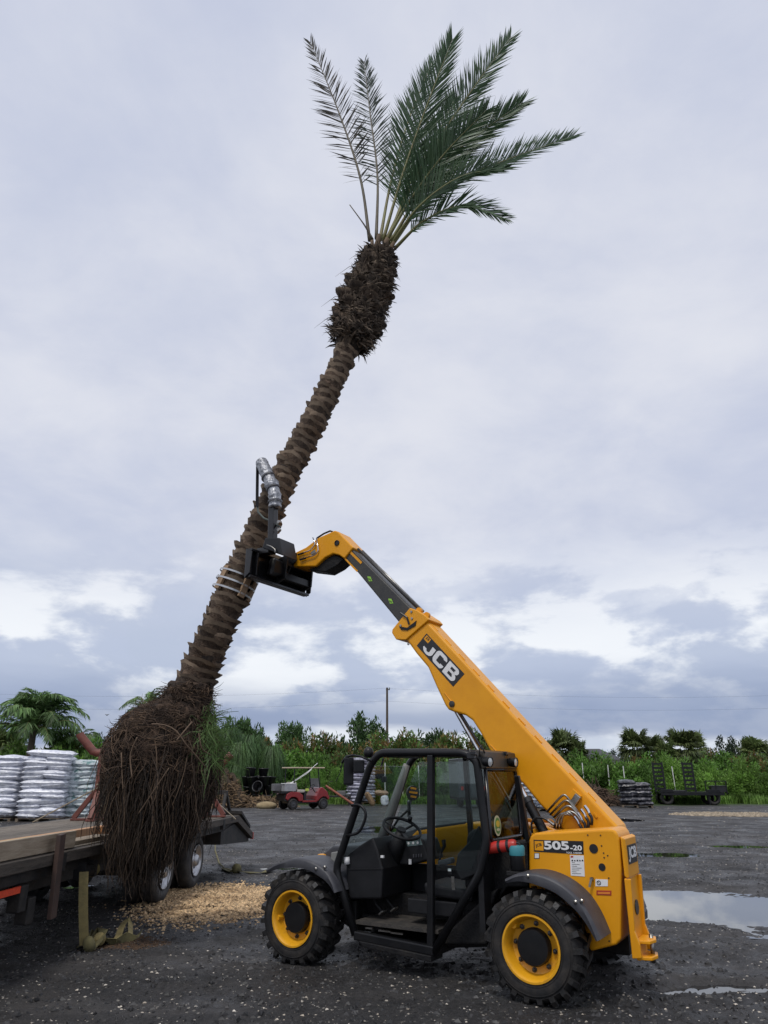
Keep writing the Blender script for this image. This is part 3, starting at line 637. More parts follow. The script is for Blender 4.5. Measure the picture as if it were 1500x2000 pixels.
M().box((1.33, (VC + VF) / 2, fl - .02), (.86, VC - VF - .04, .03)).build('cab_floor', mat('muddy mat', (.03, .028, .026), (.07, .06, .05), 9, .7, bump=.3, bscale=60), TH)
for x, y in ((747, 1782), (770, 1776)):
    p = L(x, y, VC - .2 - (x - 747) * .004); po = M().box(p, (.055, .075, .014), Matrix.Rotation(radians(35), 3, 'Y')).build('pedal', STL, TH, bevel=.004)
    M().tube([p, p + Vector((.07, 0, .06)), p + Vector((.12, 0, .16))], .011, 6).build('pedal_arm', INT, po, smooth=True)
for x in (716, 746, 770): 
    p = L(x, 1812 + (x - 716) * .19, VC - .02); M().box(p + Vector((-.03, 0, 0)), (.075 + (x > 720) * .05, .02, .012)).build('sill_strip', STL, TH)
stp = M().prism([L(700, 1838, VC + .05), L(842, 1868, VC + .05), L(842, 1880, VC + .05), L(708, 1850, VC + .05)], (0, -.22, 0)).build('step', MUD, TH, bevel=.006)
# seat and rear inner bulkhead
M().prism([(.62, VC - .12, .62), (1.08, VC - .12, .64), (1.10, VC - .12, .75), (.62, VC - .12, .72)], (0, -.46, 0)).build('seat_cushion', INT, TH, bevel=.03, seg=3)
M().prism([(.56, VC - .13, .70), (.70, VC - .13, .72), (.66, VC - .13, 1.16), (.58, VC - .13, 1.22), (.50, VC - .13, 1.18)], (0, -.44, 0)).build('seat_back', INT, TH, bevel=.04, seg=3)
M().lathe([(.05, -.01), (.052, .02), (.035, .03), (.03, .024), (.001, .024)], L(911, 1675, VC - .06), (0, 1, 0), 20).build('seat_knob', INK, TH, auto=40)
M().prism(pl([(934, 1612), (946, 1640), (936, 1705), (900, 1720), (888, 1700), (893, 1668), (915, 1645)], VC - .03), (0, -.04, 0)).build('seat_surround', INT, TH, bevel=.012)
M().box((.47, (VC + VF) / 2, .74), (.05, VC - VF, .62)).build('rear_bulkhead', INT, TH)
M().box((1.0, VF + .02, .52), (1.5, .04, .62)).build('seat_gap_blackout', INT, TH)  # near-black sheet added to darken the light gaps under the seat
M().box((1.02, VC - .28, .55), (.5, .3, .12)).build('seat_base', INT, TH, bevel=.01)
M().tube(pl([(858, 1682), (862, 1664), (868, 1652), (866, 1640)], VC - .5), [.012, .012, .018, .022], 8).build('control_lever', INT, TH, smooth=True)
M().box(L(872, 1683, VC - .10), (.14, .09, .05), Matrix.Rotation(radians(15), 3, 'Y')).build('armrest', PLA, TH, bevel=.015)
bk = M().box(L(880, 1702, VC - .02), (.045, .03, .05)).build('belt_buckle', BLK, TH, bevel=.005); M().box(L(878, 1699, VC - .003), (.03, .004, .02)).build('buckle_label', WHT, bk)
M().bar(L(884, 1712, VC - .01), L(886, 1738, VC - .01), .03, .006, (0, 1, 0)).build('seat_belt', STL, TH)
# black tank cover behind the door and filler behind the cab
M().prism(pl([(946, 1650), (1030, 1643), (1033, 1733), (990, 1733), (952, 1790), (955, 1850), (868, 1852), (852, 1846), (908, 1765), (940, 1705)], VP - .05), (0, -.45, 0)).build('tank_cover', MUD, TH, bevel=.012)
M().prism(pl([(958, 1742), (972, 1735), (950, 1800), (952, 1846), (866, 1846), (880, 1815)], VP + .05), (0, -.12, 0)).build('fuel_tank', MUD, TH, bevel=.02, seg=3)
M().prism([L(1003, 1515, VC - .02), L(1012, 1515, VC - .02), L(1034, 1640, VC - .2), L(1026, 1645, VC - .2)], (0, -.05, 0)).build('rear_stay', BLK, TH, bevel=.006)
# nose in front of the cab
ns = M().prism(pl([(622, 1690), (628, 1668), (650, 1652), (716, 1651), (722, 1700), (640, 1740)], VP - .12), (0, -.75, 0)).build('nose_cowl', PLA, TH, bevel=.02, seg=3)
M().prism(pl([(611, 1688), (620, 1668), (629, 1669), (640, 1690), (638, 1697)], VP - .06), (0, -.08, 0)).build('nose_corner', YEL, TH, bevel=.01)
M().prism(pl([(646, 1665), (662, 1663), (662, 1690), (646, 1690)], VP + .02), (0, -.10, 0)).build('front_lamp_box', GRY, TH, bevel=.008)
M().cyl(L(677, 1674, VC - .05), L(678, 1688, VC - .05), .028, 14).build('reservoir', WHT, TH, smooth=True)
M().prism(pl([(666, 1742), (680, 1742), (694, 1826), (682, 1812), (664, 1800)], VP), (0, -.4, 0)).build('front_frame', MUD, TH, bevel=.01)
# ---- boom
VB0, VB1 = -0.93, -1.24
bpx = [(792, 1248), (813, 1277), (835, 1303), (852, 1342), (869, 1378), (875, 1386), (887, 1391), (908, 1397), (922, 1407), (937, 1430), (957, 1467), (985, 1497), (1023, 1533), (1053, 1571), (1088, 1606), (1110, 1640), (1215, 1640), (1205, 1613), (1040, 1437), (834, 1213)]
bp3 = pl(bpx, VB0)
boom = M().prism(bp3, (0, VB1 - VB0, 0)).build('boom', YEL, TH, bevel=.028, seg=4)
bdir = (L(834, 1213, VB0) - L(1205, 1613, VB0)).normalized(); bup = Vector((-bdir.z, 0, bdir.x)); bup = bup if bup.z > 0 else -bup
# plug welds along the top plate
for i in range(11):
    p = L(1180, 1586, VB0) + bdir * (.12 + .235 * i); q = Vector((p.x, VB0 - .055, p.z)) + bup * .001
    M().bar(q, q + bdir * .10, .016, .012, bup).build('weld_bead', YEL, boom, bevel=.003)
cpx = [(800, 1187), (766, 1229), (765, 1236), (773, 1249), (792, 1250), (838, 1210), (832, 1203), (815, 1192)]
collar = M().prism(pl(cpx, VB0 + .022), (0, VB1 - VB0 - .044, 0)).build('boom_collar', YEL, TH, bevel=.01)
M().prism(pl([(779, 1223), (795, 1226), (813, 1212), (811, 1222), (795, 1231), (784, 1230)], VB0 + .032), (0, -.01, 0)).build('hose_guide', BLK, collar)
M().tube([*pl([(782, 1197), (788, 1201), (795, 1206), (799, 1219)], VB0 + .035)], .011, 6).build('hose_guide', BLK, collar)
for x, y in ((804, 1195), (783, 1222), (798, 1258), (805, 1208)): M().lathe([(.014, 0), (.014, .012), (.001, .013)], L(x, y, VB0 + .02), (0, 1, 0), 8).build('bolt', STL, collar)
for x, y in ((818, 1194), (833, 1203)):
    p = L(x, y, VB0 - .04); M().lathe([(.035, -.02), (.035, .02), (.001, .021)], p + bup * .01, (0, 1, 0), 12).build('collar_ear', YEL, collar)
pp = L(883, 1375, VB0); M().lathe([(.032, -.01), (.032, .012), (.022, .016), (.001, .016)], pp, (0, 1, 0), 20).build('pivot_pin', DKG, boom, auto=40)
M().tube(pl([(868, 1353), (877, 1365), (884, 1372)], VB0 + .002), .006, 6).build('grease_line', YEL, boom); M().tube(pl([(958, 1455), (968, 1466), (975, 1473)], VB0 + .002), .006, 6).build('grease_line', YEL, boom)
# lettering on the boom
def onb(x, y, t): return L(x, y, VB0 + t)
bd = M().prism([onb(x, y, .003) for x, y in ((833, 1237), (907, 1316), (885, 1341), (814, 1261))], (0, -.0025, 0)).build('boom_decal', INK, boom)
M().prism([onb(x, y, .0045) for x, y in ((833.5, 1240.5), (842, 1249.5), (835.5, 1256.5), (827.5, 1247.5))], (0, -.001, 0)).build('emblem', YEL, bd)
letters('emblem_letters', 'JCB', INK, bd, onb(830.5, 1247.5, .006), onb(836, 1253, .006), .035, (0, 1, 0), .03)
def heavy(shape, p0, ex, ey, parent, name):            # one heavy letter from rectangles-and-arcs outline in a 1 x 1 box
    for poly in shape: M().prism([p0 + ex * a + ey * b + Vector((0, .002, 0)) for a, b in poly], (0, -.0015, 0)).build(name, WHT, parent, fix=True)
def arc(cx, cy, rx, ry, a0, a1, n=10): return [(cx + rx * cos(radians(a0 + (a1 - a0) * k / n)), cy + ry * sin(radians(a0 + (a1 - a0) * k / n))) for k in range(n + 1)]
def strip(outer, inner): return [[outer[i], outer[i + 1], inner[i + 1], inner[i]] for i in range(len(outer) - 1)]
LJ = strip([(1, 1)] + arc(.55, .42, .45, .42, 0, -180, 12), [(.68, 1)] + arc(.55, .42, .15, .17, 0, -180, 12))[0:13]
LC = strip([(1, .72)] + arc(.72, .72, .28, .28, 0, 90, 4) + [(.3, 1)] + arc(.3, .7, .3, .3, 90, 180, 5) + arc(.3, .3, .3, .3, 180, 270, 5) + arc(.72, .28, .28, .28, 270, 360, 4) + [(1, .32)],
           [(.68, .70)] + arc(.66, .70, .04, .06, 0, 90, 4) + [(.36, .76)] + arc(.36, .70, .05, .06, 90, 180, 5) + arc(.36, .30, .05, .06, 180, 270, 5) + arc(.66, .30, .04, .06, 270, 360, 4) + [(.68, .32)])
LB = [[(0, 0), (.32, 0), (.32, 1), (0, 1)]] + strip([(.32, 1)] + arc(.72, .76, .26, .24, 90, -90, 8)[:8] + [(.72, .52)], [(.32, .80)] + arc(.66, .76, .05, .05, 90, -90, 8)[:8] + [(.66, .70)]) \
     + strip([(.70, .545)] + arc(.72, .27, .28, .27, 85, -90, 8) + [(.32, 0)], [(.62, .42)] + arc(.66, .27, .06, .07, 85, -90, 8) + [(.32, .20)]) + [[(.32, .42), (.66, .42), (.70, .60), (.32, .60)]]
c00 = onb(816.5, 1262.5, .003); c10 = onb(885.5, 1337.5, .003); c01 = onb(833, 1240.5, .003)
ex = c10 - c00; ey = (c01 - c00)
for sh, a0, a1, hh in ((LJ, .06, .335, .70), (LC, .365, .645, .92), (LB, .675, .965, .92)):
    e1 = ex * (a1 - a0); heavy(sh, c00 + ex * a0 + ey * (.05 if hh > .8 else .05), e1, ey * hh, bd, 'letter')
# inner boom, head
ib = M().prism(pl([(672, 1086), (684, 1068), (818, 1203), (790, 1229)], VB0 - .035), (0, VB1 - VB0 + .07, 0)).build('inner_boom', DKG, TH, bevel=.015)
for (x0, y0, x1, y1, w) in ((684, 1078, 706, 1100, .03), (673, 1090, 698, 1116, .02)): M().bar(L(x0, y0, VB0 - .032), L(x1, y1, VB0 - .032), w, .006, (0, 1, 0)).build('wear_strip', YEL, ib)
for (o1, m_, r) in ((.02, DKG, .016), (-.03, STL, .014)):
    a = L(692, 1072, VB0 + .0); b = L(812, 1192, VB0 + .0); v = VB0 - .10 + o1 * 2
    M().cyl(Vector((a.x, v, a.z)) + bup * .02, Vector((b.x, v, b.z)) + bup * .02, r, 10).build('boom_pipe', m_, ib, smooth=True)
for x, y in ((722, 1130.5), (763, 1174)):
    lb = M().prism(pl([(x - 5, y - 5), (x + 1.5, y - 4.5), (x + 5, y + 4.5), (x - 1.5, y + 5)], VB0 - .032), (0, -.001, 0)).build('extension_label', mat('lime print', (.30, .62, .06)), ib)
    for k in range(3): M().prism(pl([(x - 3 + 2 * k, y - 2 + k), (x - 2 + 2 * k, y - 2 + k), (x - 1 + 2 * k, y + 2 + k), (x - 2 + 2 * k, y + 2 + k)], VB0 - .0305), (0, -.001, 0)).build('label_print', INK, lb)
hpx = [(562, 1086), (597, 1069), (622, 1050), (653, 1036), (660, 1038), (690, 1069), (672, 1091), (662, 1084), (650, 1081), (634, 1089), (616, 1106), (572, 1107)]
head = M().prism(pl(hpx, VB0 - .01), (0, VB1 - VB0 + .02, 0)).build('boom_head', YEL, TH, bevel=.016, seg=3)
pp = L(658.5, 1060.5, VB0 - .01); M().lathe([(.036, -.01), (.036, .012), (.03, .014), (.03, .006), (.001, .006)], pp, (0, 1, 0), 20).build('head_pin', INK, head, auto=40)
M().prism(pl([(618, 1107), (636, 1092), (651, 1084), (662, 1087), (671, 1092), (655, 1106), (635, 1117), (600, 1113)], VB0 - .05), (0, -.22, 0)).build('head_underside', MUD, TH, bevel=.01)
for k in range(2):
    M().tube(round_path(pl([(583 + 4 * k, 1083 + 10 * k), (606 + 9 * k, 1075 + 9 * k), (616 + 6 * k, 1063 + 13 * k), (611 + 7 * k, 1050 + 1 * k)], VB0 + .012), .03), .0085, 8).build('hydraulic_pipe', CHR, head, smooth=True)
    M().cyl(L(582 + 4 * k, 1083.5 + 10 * k, VB0 + .012), L(593 + 4 * k, 1080 + 10 * k, VB0 + .012), .013, 8).build('hose_coupling', INK, head)
M().box(L(612, 1079, VB0 - .003), (.07, .012, .045), Matrix.Rotation(radians(20), 3, 'Y')).build('pipe_bracket', GRY, head, bevel=.004)
M().tube(pl([(619, 1051), (633, 1042), (645, 1037), (650, 1039)], VB0 - .03), .012, 8).build('hydraulic_hose', INK, head, smooth=True)
# lift cylinder and compensating cylinder
def ram(a, b, split, r, name):
    a = Vector(a); b = Vector(b); c = a.lerp(b, split)
    o = M().cyl(c, b, r, 16).build(name, BLK, TH, smooth=False, auto=40); M().cyl(a, c, r * .58, 14).build('ram_rod', CHR, o, auto=40)
    M().cyl(c - (b - a).normalized() * .0, c + (b - a).normalized() * .05, r * 1.15, 16).build('ram_gland', INK, o, auto=40)
    return o
la = L(886, 1378, -1.085); lc = L(937, 1468, -1.085); ram(la, la + (lc - la) * 3.1, .72, .05, 'lift_ram')
M().cyl(L(893, 1383, VB0 - .06), L(899, 1384, VB0 - .06) + (lc - la) * 1.4, .014, 8).build('ram_pipe', INK, TH)
ta = L(985, 1478, VB0 - .02); tb = L(1066, 1632, VB0 + .08); rm = ram(ta, tb, .545, .045, 'tilt_ram')
M().prism(pl([(1036, 1640), (1085, 1640), (1085, 1622), (1060, 1612), (1040, 1620)], VB0 + .05), (0, -.06, 0)).build('ram_bracket', YEL, TH, bevel=.006)
M().tube(round_path(pl([(1040, 1627), (1037, 1608), (1045, 1597), (1062, 1597), (1078, 1608), (1084, 1612)], VB0 + .14), .08), .010, 8).build('hydraulic_hose', INK, TH, smooth=True)
M().cyl(L(1070, 1602, VB0 + .14), L(1082, 1611, VB0 + .14), .014, 8).build('hose_coupling', STL, TH)
# steel pipes at the foot of the boom
for k in range(4):
    dx, dy = 8 * k, 5.5 * k; v = VB0 + .05
    M().tube(round_path(pl([(1068 + dx * .8, 1586 + dy), (1095 + dx * .55, 1556 + dy * 1.7), (1104 + dx * .6, 1551 + dy * 2.1), (1116 + dx * .5, 1568 + dy * 1.5), (1132 + dx * .2, 1590 + dy * 1.0)], v + .01 * k), .05), .0105, 8).build('steel_pipe', STL, boom, smooth=True)
for k in range(4):
    x, y = 1122 + 6.5 * k, 1584 - 7 * (k - 1.5)
    M().tube(pl([(x, y), (x + 6, y + 8), (x + 9, y + 15)], VB0 + .075), [.013, .015, .012], 8).build('pipe_fitting', CHR, boom, auto=40)
    M().tube(round_path(pl([(x + 9, y + 15), (x + 15, y + 24), (x + 14, y + 38)], VB0 + .075), .05), .014, 8).build('hydraulic_hose', INK, boom, smooth=True)
M().box(L(1124, 1563, VB0 + .03), (.11, .05, .06), Matrix.Rotation(radians(50), 3, 'Y')).build('pipe_clamp', STL, boom, bevel=.006)
M().box(L(1119, 1560, VB0 + .012), (.15, .02, .10), Matrix.Rotation(radians(50), 3, 'Y')).build('clamp_plate', YEL, boom, bevel=.006)
for k in range(3): M().tube(round_path(pl([(1083 + 6 * k, 1618), (1086 + 6 * k, 1600 - 3 * k), (1097 + 6 * k, 1588 - 2 * k), (1108 + 6 * k, 1592 + k)], VB0 + .09), .06), .011, 8).build('steel_pipe', STL, boom, smooth=True)
M().bar(L(1160, 1588, VB0 + .006), L(1166, 1597, VB0 + .006), .02, .012, (0, 1, 0)).build('boom_tab', YEL, boom, bevel=.003)
# ================================================================== things carried on the machine
rv = VC - .06
pa, pb = L(950, 1657, rv), L(1006, 1650, rv); pd_ = (pb - pa)
ext = thing('fire_extinguisher', 'red cylinder strapped flat behind the black cab', 'extinguisher', l2w(pa), atan2(EU.y, EU.x))
e = lambda p: Vector(p) - pa
eo = M().lathe([(.030, -.01), (.046, .0), (.048, .03), (.048, .25), (.04, .275), (.02, .285)], (0, 0, 0), pd_, 20, True).build('body', mat('signal red', (.50, .03, .025), (.4, .03, .02), 8, .35), ext, auto=40)
M().lathe([(.034, -.011), (.03, -.02), (.001, -.012)], (0, 0, 0), pd_, 16).build('end_cap', INK, ext)
for k in (.12, .2): M().lathe([(.0485, k * 1.0), (.051, k), (.051, k + .025), (.0485, k + .025)], (0, 0, 0), pd_, 20).build('strap', INK, ext)
jp = L(1012, 1700, rv); jug = thing('water_jug', 'black insulated jug with a teal screw lid behind the cab', 'jug', l2w(jp), atan2(EU.y, EU.x))
hj = (L(1012, 1668, rv) - jp).length
M().lathe([(.055, 0), (.062, .01), (.062, hj * .92), (.05, hj)], (0, 0, 0), (0, 0, 1), 20, True).build('body', BLK, jug, auto=40)
TEAL = mat('teal plastic', (.045, .25, .29), (.04, .21, .25), 6, .45)
ld = M().lathe([(.064, hj - .01), (.066, hj), (.066, hj + .05), (.058, hj + .066), (.001, hj + .068)], (0, 0, 0), (0, 0, 1), 24, True).build('lid', TEAL, jug, auto=40)
M().tube([(-.03, 0, hj + .066), (-.02, 0, hj + .085), (.02, 0, hj + .085), (.03, 0, hj + .066)], .008, 6).build('lid_loop', INK, ld)
M().box(jp + Vector((0, -.02, -.02)), (.16, .18, .035)).build('tray', MUD, TH, bevel=.006)
# ================================================================== palm
PY = 8.92
axpx = [(372, 1352), (386, 1318), (402, 1282), (424, 1228), (455, 1152), (488, 1082), (522, 1006), (556, 930), (584, 876), (612, 826), (642, 764), (668, 706), (684, 668), (700, 625), (718, 572), (734, 525), (744, 488)]
AX = [at(x, y, PY) for x, y in axpx]
PB = Vector((AX[0].x - .25, PY, 0.0))
palm = thing('date_palm', 'uprooted date palm held aslant with shaggy root ball and few fronds', 'palm tree', PB)
def axis(s):                                   # position and tangent at arclength fraction
    Ls = [0]
    for a, b in zip(AX, AX[1:]): Ls.append(Ls[-1] + (b - a).length)
    d = s * Ls[-1]
    for i in range(len(AX) - 1):
        if d <= Ls[i + 1] or i == len(AX) - 2:
            t = (d - Ls[i]) / (Ls[i + 1] - Ls[i]); p = AX[i].lerp(AX[i + 1], t)
            j = max(i - 1, 0); k = min(i + 2, len(AX) - 1); return p, (AX[k] - AX[j]).normalized()
ALEN = sum((b - a).length for a, b in zip(AX, AX[1:]))
def trunk_r(s):
    ks = [(0, .235), (.05, .222), (.12, .20), (.3, .188), (.5, .172), (.68, .148), (.735, .145), (.745, .20), (.77, .285), (.84, .30), (.91, .25), (.97, .20), (1, .13)]
    for (a, ra), (b, rb) in zip(ks, ks[1:]):
        if s <= b: t = (s - a) / (b - a); return ra + (rb - ra) * t
    return .13
BARK = mat('palm bark', (0.050, 0.032, 0.021), (0.175, 0.122, 0.084), 13, 0.9, bump=0.9, bscale=55, rnd=0.4, lo=.4, hi=.72)
LIP = mat('cut leaf base', (0.24, 0.18, 0.125), (0.14, 0.10, 0.07), 14, 0.9, rnd=.3)
BARKD = mat('dark palm fibre', (0.018, 0.013, 0.010), (0.05, 0.034, 0.024), 12, 0.95, bump=0.8, bscale=60)
m = M(); secs = 90; n = 22; vs = []; fs = []
rsd = np.random.RandomState(5)
for i in range(secs + 1):
    s = i / secs; p, t = axis(s); x = t.cross(Vector((0, 1, 0))).normalized(); y = t.cross(x)
    for k in range(n):
        a = 2 * pi * k / n; r = trunk_r(s) * (1 + .05 * rsd.randn() * (1 if s < .73 else 1.6)) - .02
        vs.append(p + (x * cos(a) + y * sin(a)) * r - PB)
for i in range(secs):
    for k in range(n): fs.append((i * n + k, i * n + (k + 1) % n, (i + 1) * n + (k + 1) % n, (i + 1) * n + k))
fs.append(tuple(secs * n + k for k in range(n)))
m.add(vs, fs).build('trunk', BARKD, palm, smooth=True)
# leaf scars: cut bases stacked in a spiral, one object each
def boot_mesh(seed, w=1.0, h=1.0, out=1.0):
    r_ = np.random.RandomState(seed); m = M(); nu, nv = 8, 5; vs = []; fs = []
    for j in range(nv + 1):
        t = j / nv
        for i in range(nu + 1):
            q = i / nu * 2 - 1
            half = .19 * w * (0.55 + .45 * t) ; ang = q * half / .2
            zc = (t - .5) * .16 * h + .045 * (1 - abs(q) ** 1.5) * t - .02 * (1 - q * q) * (1 - t)
            o = (-.006 + .055 * out * t ** 2.6) * (1 - .8 * q ** 4) + .004 * r_.randn()
            R_ = 1.0; vs.append((ang, zc + .006 * r_.randn(), o))
    for j in range(nv):
        for i in range(nu): a = j * (nu + 1) + i; fs.append((a, a + 1, a + nu + 2, a + nu + 1))
    # cut top face going back in
    o0 = len(vs)
    for i in range(nu + 1):
        a, z, o = vs[nv * (nu + 1) + i]; vs.append((a * .96, z - .012 + .005 * r_.randn(), o - .030 - .028 * out * (1 - (i / nu * 2 - 1) ** 2)))
    for i in range(nu): a = nv * (nu + 1) + i; fs.append((a, a + 1, o0 + i + 1, o0 + i))
    return vs, fs
def wrap(vs, r):      # angle, height, outwards -> local xyz with y outwards, origin on the surface
    return [(sin(a) * (r + o), cos(a) * (r + o) - r, z) for a, z, o in vs]
BOOTS = []
for k in range(6):
    vs, fs = boot_mesh(40 + k, 1.28 + .12 * (k % 3 - 1), .95 + .1 * (k % 2), .85 + .25 * (k % 3)); mm = M(); mm.add(wrap(vs, .2), fs); BOOTS.append(mm.mesh('leaf_base', True))
    BOOTS[-1].materials.append(BARK); BOOTS[-1].materials.append(LIP); BOOTS[-1].set_sharp_from_angle(angle=radians(38))
    for q_ in range(len(BOOTS[-1].polygons) - 16, len(BOOTS[-1].polygons)): BOOTS[-1].polygons[q_].material_index = 1
random.seed(4)
def place_on_trunk(me, s, ang, sc, tilt=0, name='leaf_base', dr=-.012, par=palm):
    p, t = axis(s); x = t.cross(Vector((0, 1, 0))).normalized(); y = t.cross(x); out = x * cos(ang) + y * sin(ang)
    q = p + out * (trunk_r(s) + dr); mt = Matrix((t.cross(out) * -1, out, t)).transposed().to_3x3()
    X_ = out.cross(t); mt = Matrix((X_, out, t)).transposed()
    if tilt: mt = mt @ Matrix.Rotation(tilt, 3, 'X')
    o = obj(name, me, None, par, q - PB); o.rotation_mode = 'QUATERNION'; o.rotation_quaternion = mt.to_quaternion(); o.scale = sc; return o
rows = 44
for i in range(rows):
    s = .012 + .725 * i / rows
    for k in range(4):
        a = 2 * pi * (k + .5 * (i % 2)) / 4 + i * .09 + random.uniform(-.08, .08); p, t = axis(s)
        rr = trunk_r(s) / .2; wv = random.uniform(.92, 1.12)
        place_on_trunk(BOOTS[random.randrange(6)], s + random.uniform(-.003, .003), a, (rr * .92 * wv, rr * random.uniform(.8, 1.5), random.uniform(.85, 1.15)))
# shaggy head of old leaf bases
vs, fs = boot_mesh(77, .42, 2.0, 2.0); HB = M().add(wrap(vs, .28), fs).mesh('leaf_base', True); HB.materials.append(mat('head boot', (0.04, 0.026, 0.017), (0.12, 0.085, 0.055), 9, 0.9, bump=0.7, bscale=40, rnd=0.45))
for i in range(13):
    for k in range(9):
        s = min(.975, max(.75, .752 + .225 * i / 13 + random.uniform(-.012, .012)))
        a = 2 * pi * (k + .5 * (i % 2)) / 9 + random.uniform(-.2, .2); rr = trunk_r(s) / .29
        place_on_trunk(HB, s, a, (rr * random.uniform(.8, 1.1), rr * random.uniform(.6, 1.2), random.uniform(.7, 1.3)), -random.uniform(.0, .5), dr=-.035)
m = M()
for i in range(3000):                                  # torn fibres and stubs
    s = random.uniform(.748, .985); a = random.uniform(0, 6.283); p, t = axis(s); x = t.cross(Vector((0, 1, 0))).normalized(); y = t.cross(x); out = x * cos(a) + y * sin(a); tn = t.cross(out)
    q = p + out * (trunk_r(s) + .01); Lf = random.uniform(.07, .24); d = (t * random.uniform(-.3, 1.0) + out * random.uniform(.0, .6) + tn * random.uniform(-1.1, 1.1)).normalized(); w = random.uniform(.005, .018)
    sd_ = d.cross(out).normalized() * w; e1 = q + d * Lf * .55 + out * .015; e2 = q + d * Lf - t * .03
    m.add([q - sd_ - PB, q + sd_ - PB, e1 + sd_ * .8 - PB, e1 - sd_ * .8 - PB, e2 - PB], [(0, 1, 2, 3), (3, 2, 4)])
fb_ = m.build('torn_fibres', mat('torn fibre', (0.035, 0.024, 0.016), (0.16, 0.12, 0.085), 6, .9, island=.75), palm, fix=False); fb_['kind'] = 'stuff'
m = M()
for (s, a, Lf) in ((.93, .5, .45), (.85, .35, .40), (.80, .2, .38), (.765, 2.6, .3), (.90, .1, .3), (.97, .6, .35)):
    p, t = axis(s); x = t.cross(Vector((0, 1, 0))).normalized(); out = x * cos(a) + Vector((0, -sin(a), 0)); q = p + out * trunk_r(s); m = M(); m.tube([q - PB, q + (out * .7 - t * .3) * Lf * .5 - PB, q + (out * .7 - t * .8) * Lf - PB], [.006, .004, .001], 4); m.build('dry_stalk', MATS['torn fibre'], palm)
for (s, a, w) in ((.985, 1.2, 1), (.98, 2.0, 1.1), (.975, .5, .9), (.985, 2.8, .9), (.978, -1.5, 1)):    # tall cut stubs in the crown
    p, t = axis(s); x = t.cross(Vector((0, 1, 0))).normalized(); out = x * cos(a) + Vector((0, -sin(a), 0)); q = p + out * .13; m = M(); m.tube([q - t * .12 - PB, q + t * .12 + out * .02 - PB, q + t * .24 + out * .05 - PB], [.06 * w, .045 * w, .03 * w], 6); m.build('leaf_stub', mat('leaf stub', (.14, .09, .05), (.07, .045, .027), 8, .8), palm, smooth=True)
# fronds
def frond_col(n, a, b): return mat(n, a, b, 2.2, .5, island=.35, trans=.22, lo=.35, hi=.7)
FG = frond_col('frond green', (.050, .105, .045), (.090, .150, .070)); FGR = frond_col('frond grey green', (.060, .085, .062), (.10, .115, .09)); FD = frond_col('frond dry', (.075, .070, .055), (.13, .115, .09))
RCH = mat('rachis', (.20, .20, .07), (.16, .13, .045), 4, .55); RCD = mat('rachis dry', (.12, .10, .06), (.07, .055, .035), 4, .6)
def bez(P, k=26):
    out = []; Q = [P[0] * 2 - P[1]] + P + [P[-1] * 2 - P[-2]]
    per = max(2, k // (len(P) - 1))
    for i in range(1, len(Q) - 2):
        a, b, c, d = Q[i - 1:i + 3]
        for j in range(per):
            t = j / per; out.append(0.5 * ((2 * b) + (c - a) * t + (2 * a - 5 * b + 4 * c - d) * t * t + (-a + 3 * b - 3 * c + d) * t ** 3))
    return out + [P[-1]]
def frond(P, origin, par, nrm, pairs, llen, mats, seed, start=.2, spread=(52, 22), width=.026, vee=.35, droop=.0, r0=.03, name='frond', drop=0.0):
    rg_ = random.Random(seed); C = bez(P, 30); n = len(C); cum = [0]
    for a, b in zip(C, C[1:]): cum.append(cum[-1] + (b - a).length)
    Lt = cum[-1]; m = M()
    for k in range(pairs):
        t = start + (1 - start) * (k + .5) / pairs; d = t * Lt; i = next((j for j in range(n - 1) if cum[j + 1] >= d), n - 2); f = (d - cum[i]) / (cum[i + 1] - cum[i] + 1e-9)
        p = C[i].lerp(C[i + 1], f); tg = (C[i + 1] - C[i]).normalized(); N_ = (nrm - tg * nrm.dot(tg)).normalized(); S = tg.cross(N_)
        tt = (t - start) / (1 - start); ln = llen * (min(1, .45 + 2.2 * tt) * (1 - .62 * tt ** 2.2)); ang = radians(spread[0] + (spread[1] - spread[0]) * tt)
        for sg in (-1, 1):
            if rg_.random() < drop: continue
            a = ang * rg_.uniform(.8, 1.2); dd = (tg * cos(a) + S * sg * sin(a) + N_ * vee * rg_.uniform(.2, 1.4)).normalized(); l = ln * rg_.uniform(.78, 1.12); w = width * rg_.uniform(.8, 1.15) * .5
            sd2 = (dd.cross(N_) * cos(.5) + N_ * sin(.5) * sg * rg_.choice((-1, 1))).normalized() * w
            q0 = p + S * sg * .006; q1 = q0 + dd * l * .5; q2 = q0 + dd * l + Vector((0, 0, -droop * l * rg_.uniform(.5, 1.5))); q1.z -= droop * l * .18
            m.add([q0 - sd2 * .6 - origin, q0 + sd2 * .6 - origin, q1 + sd2 - origin, q1 - sd2 - origin, q2 - origin], [(0, 1, 2, 3), (3, 2, 4)])
    o = m.build(name, mats[0], par, fix=False)
    rm_ = M().tube([c - origin for c in C], [max(.004, r0 * (1 - .88 * (cum[i] / Lt) ** .7)) for i in range(n)], 6).build('rachis', mats[1], o, smooth=True)
    return o
def pf(pts, dY): return [at(x, y, PY + d) for (x, y), d in zip(pts, dY)]
cnr = Vector((0, -1, 0))
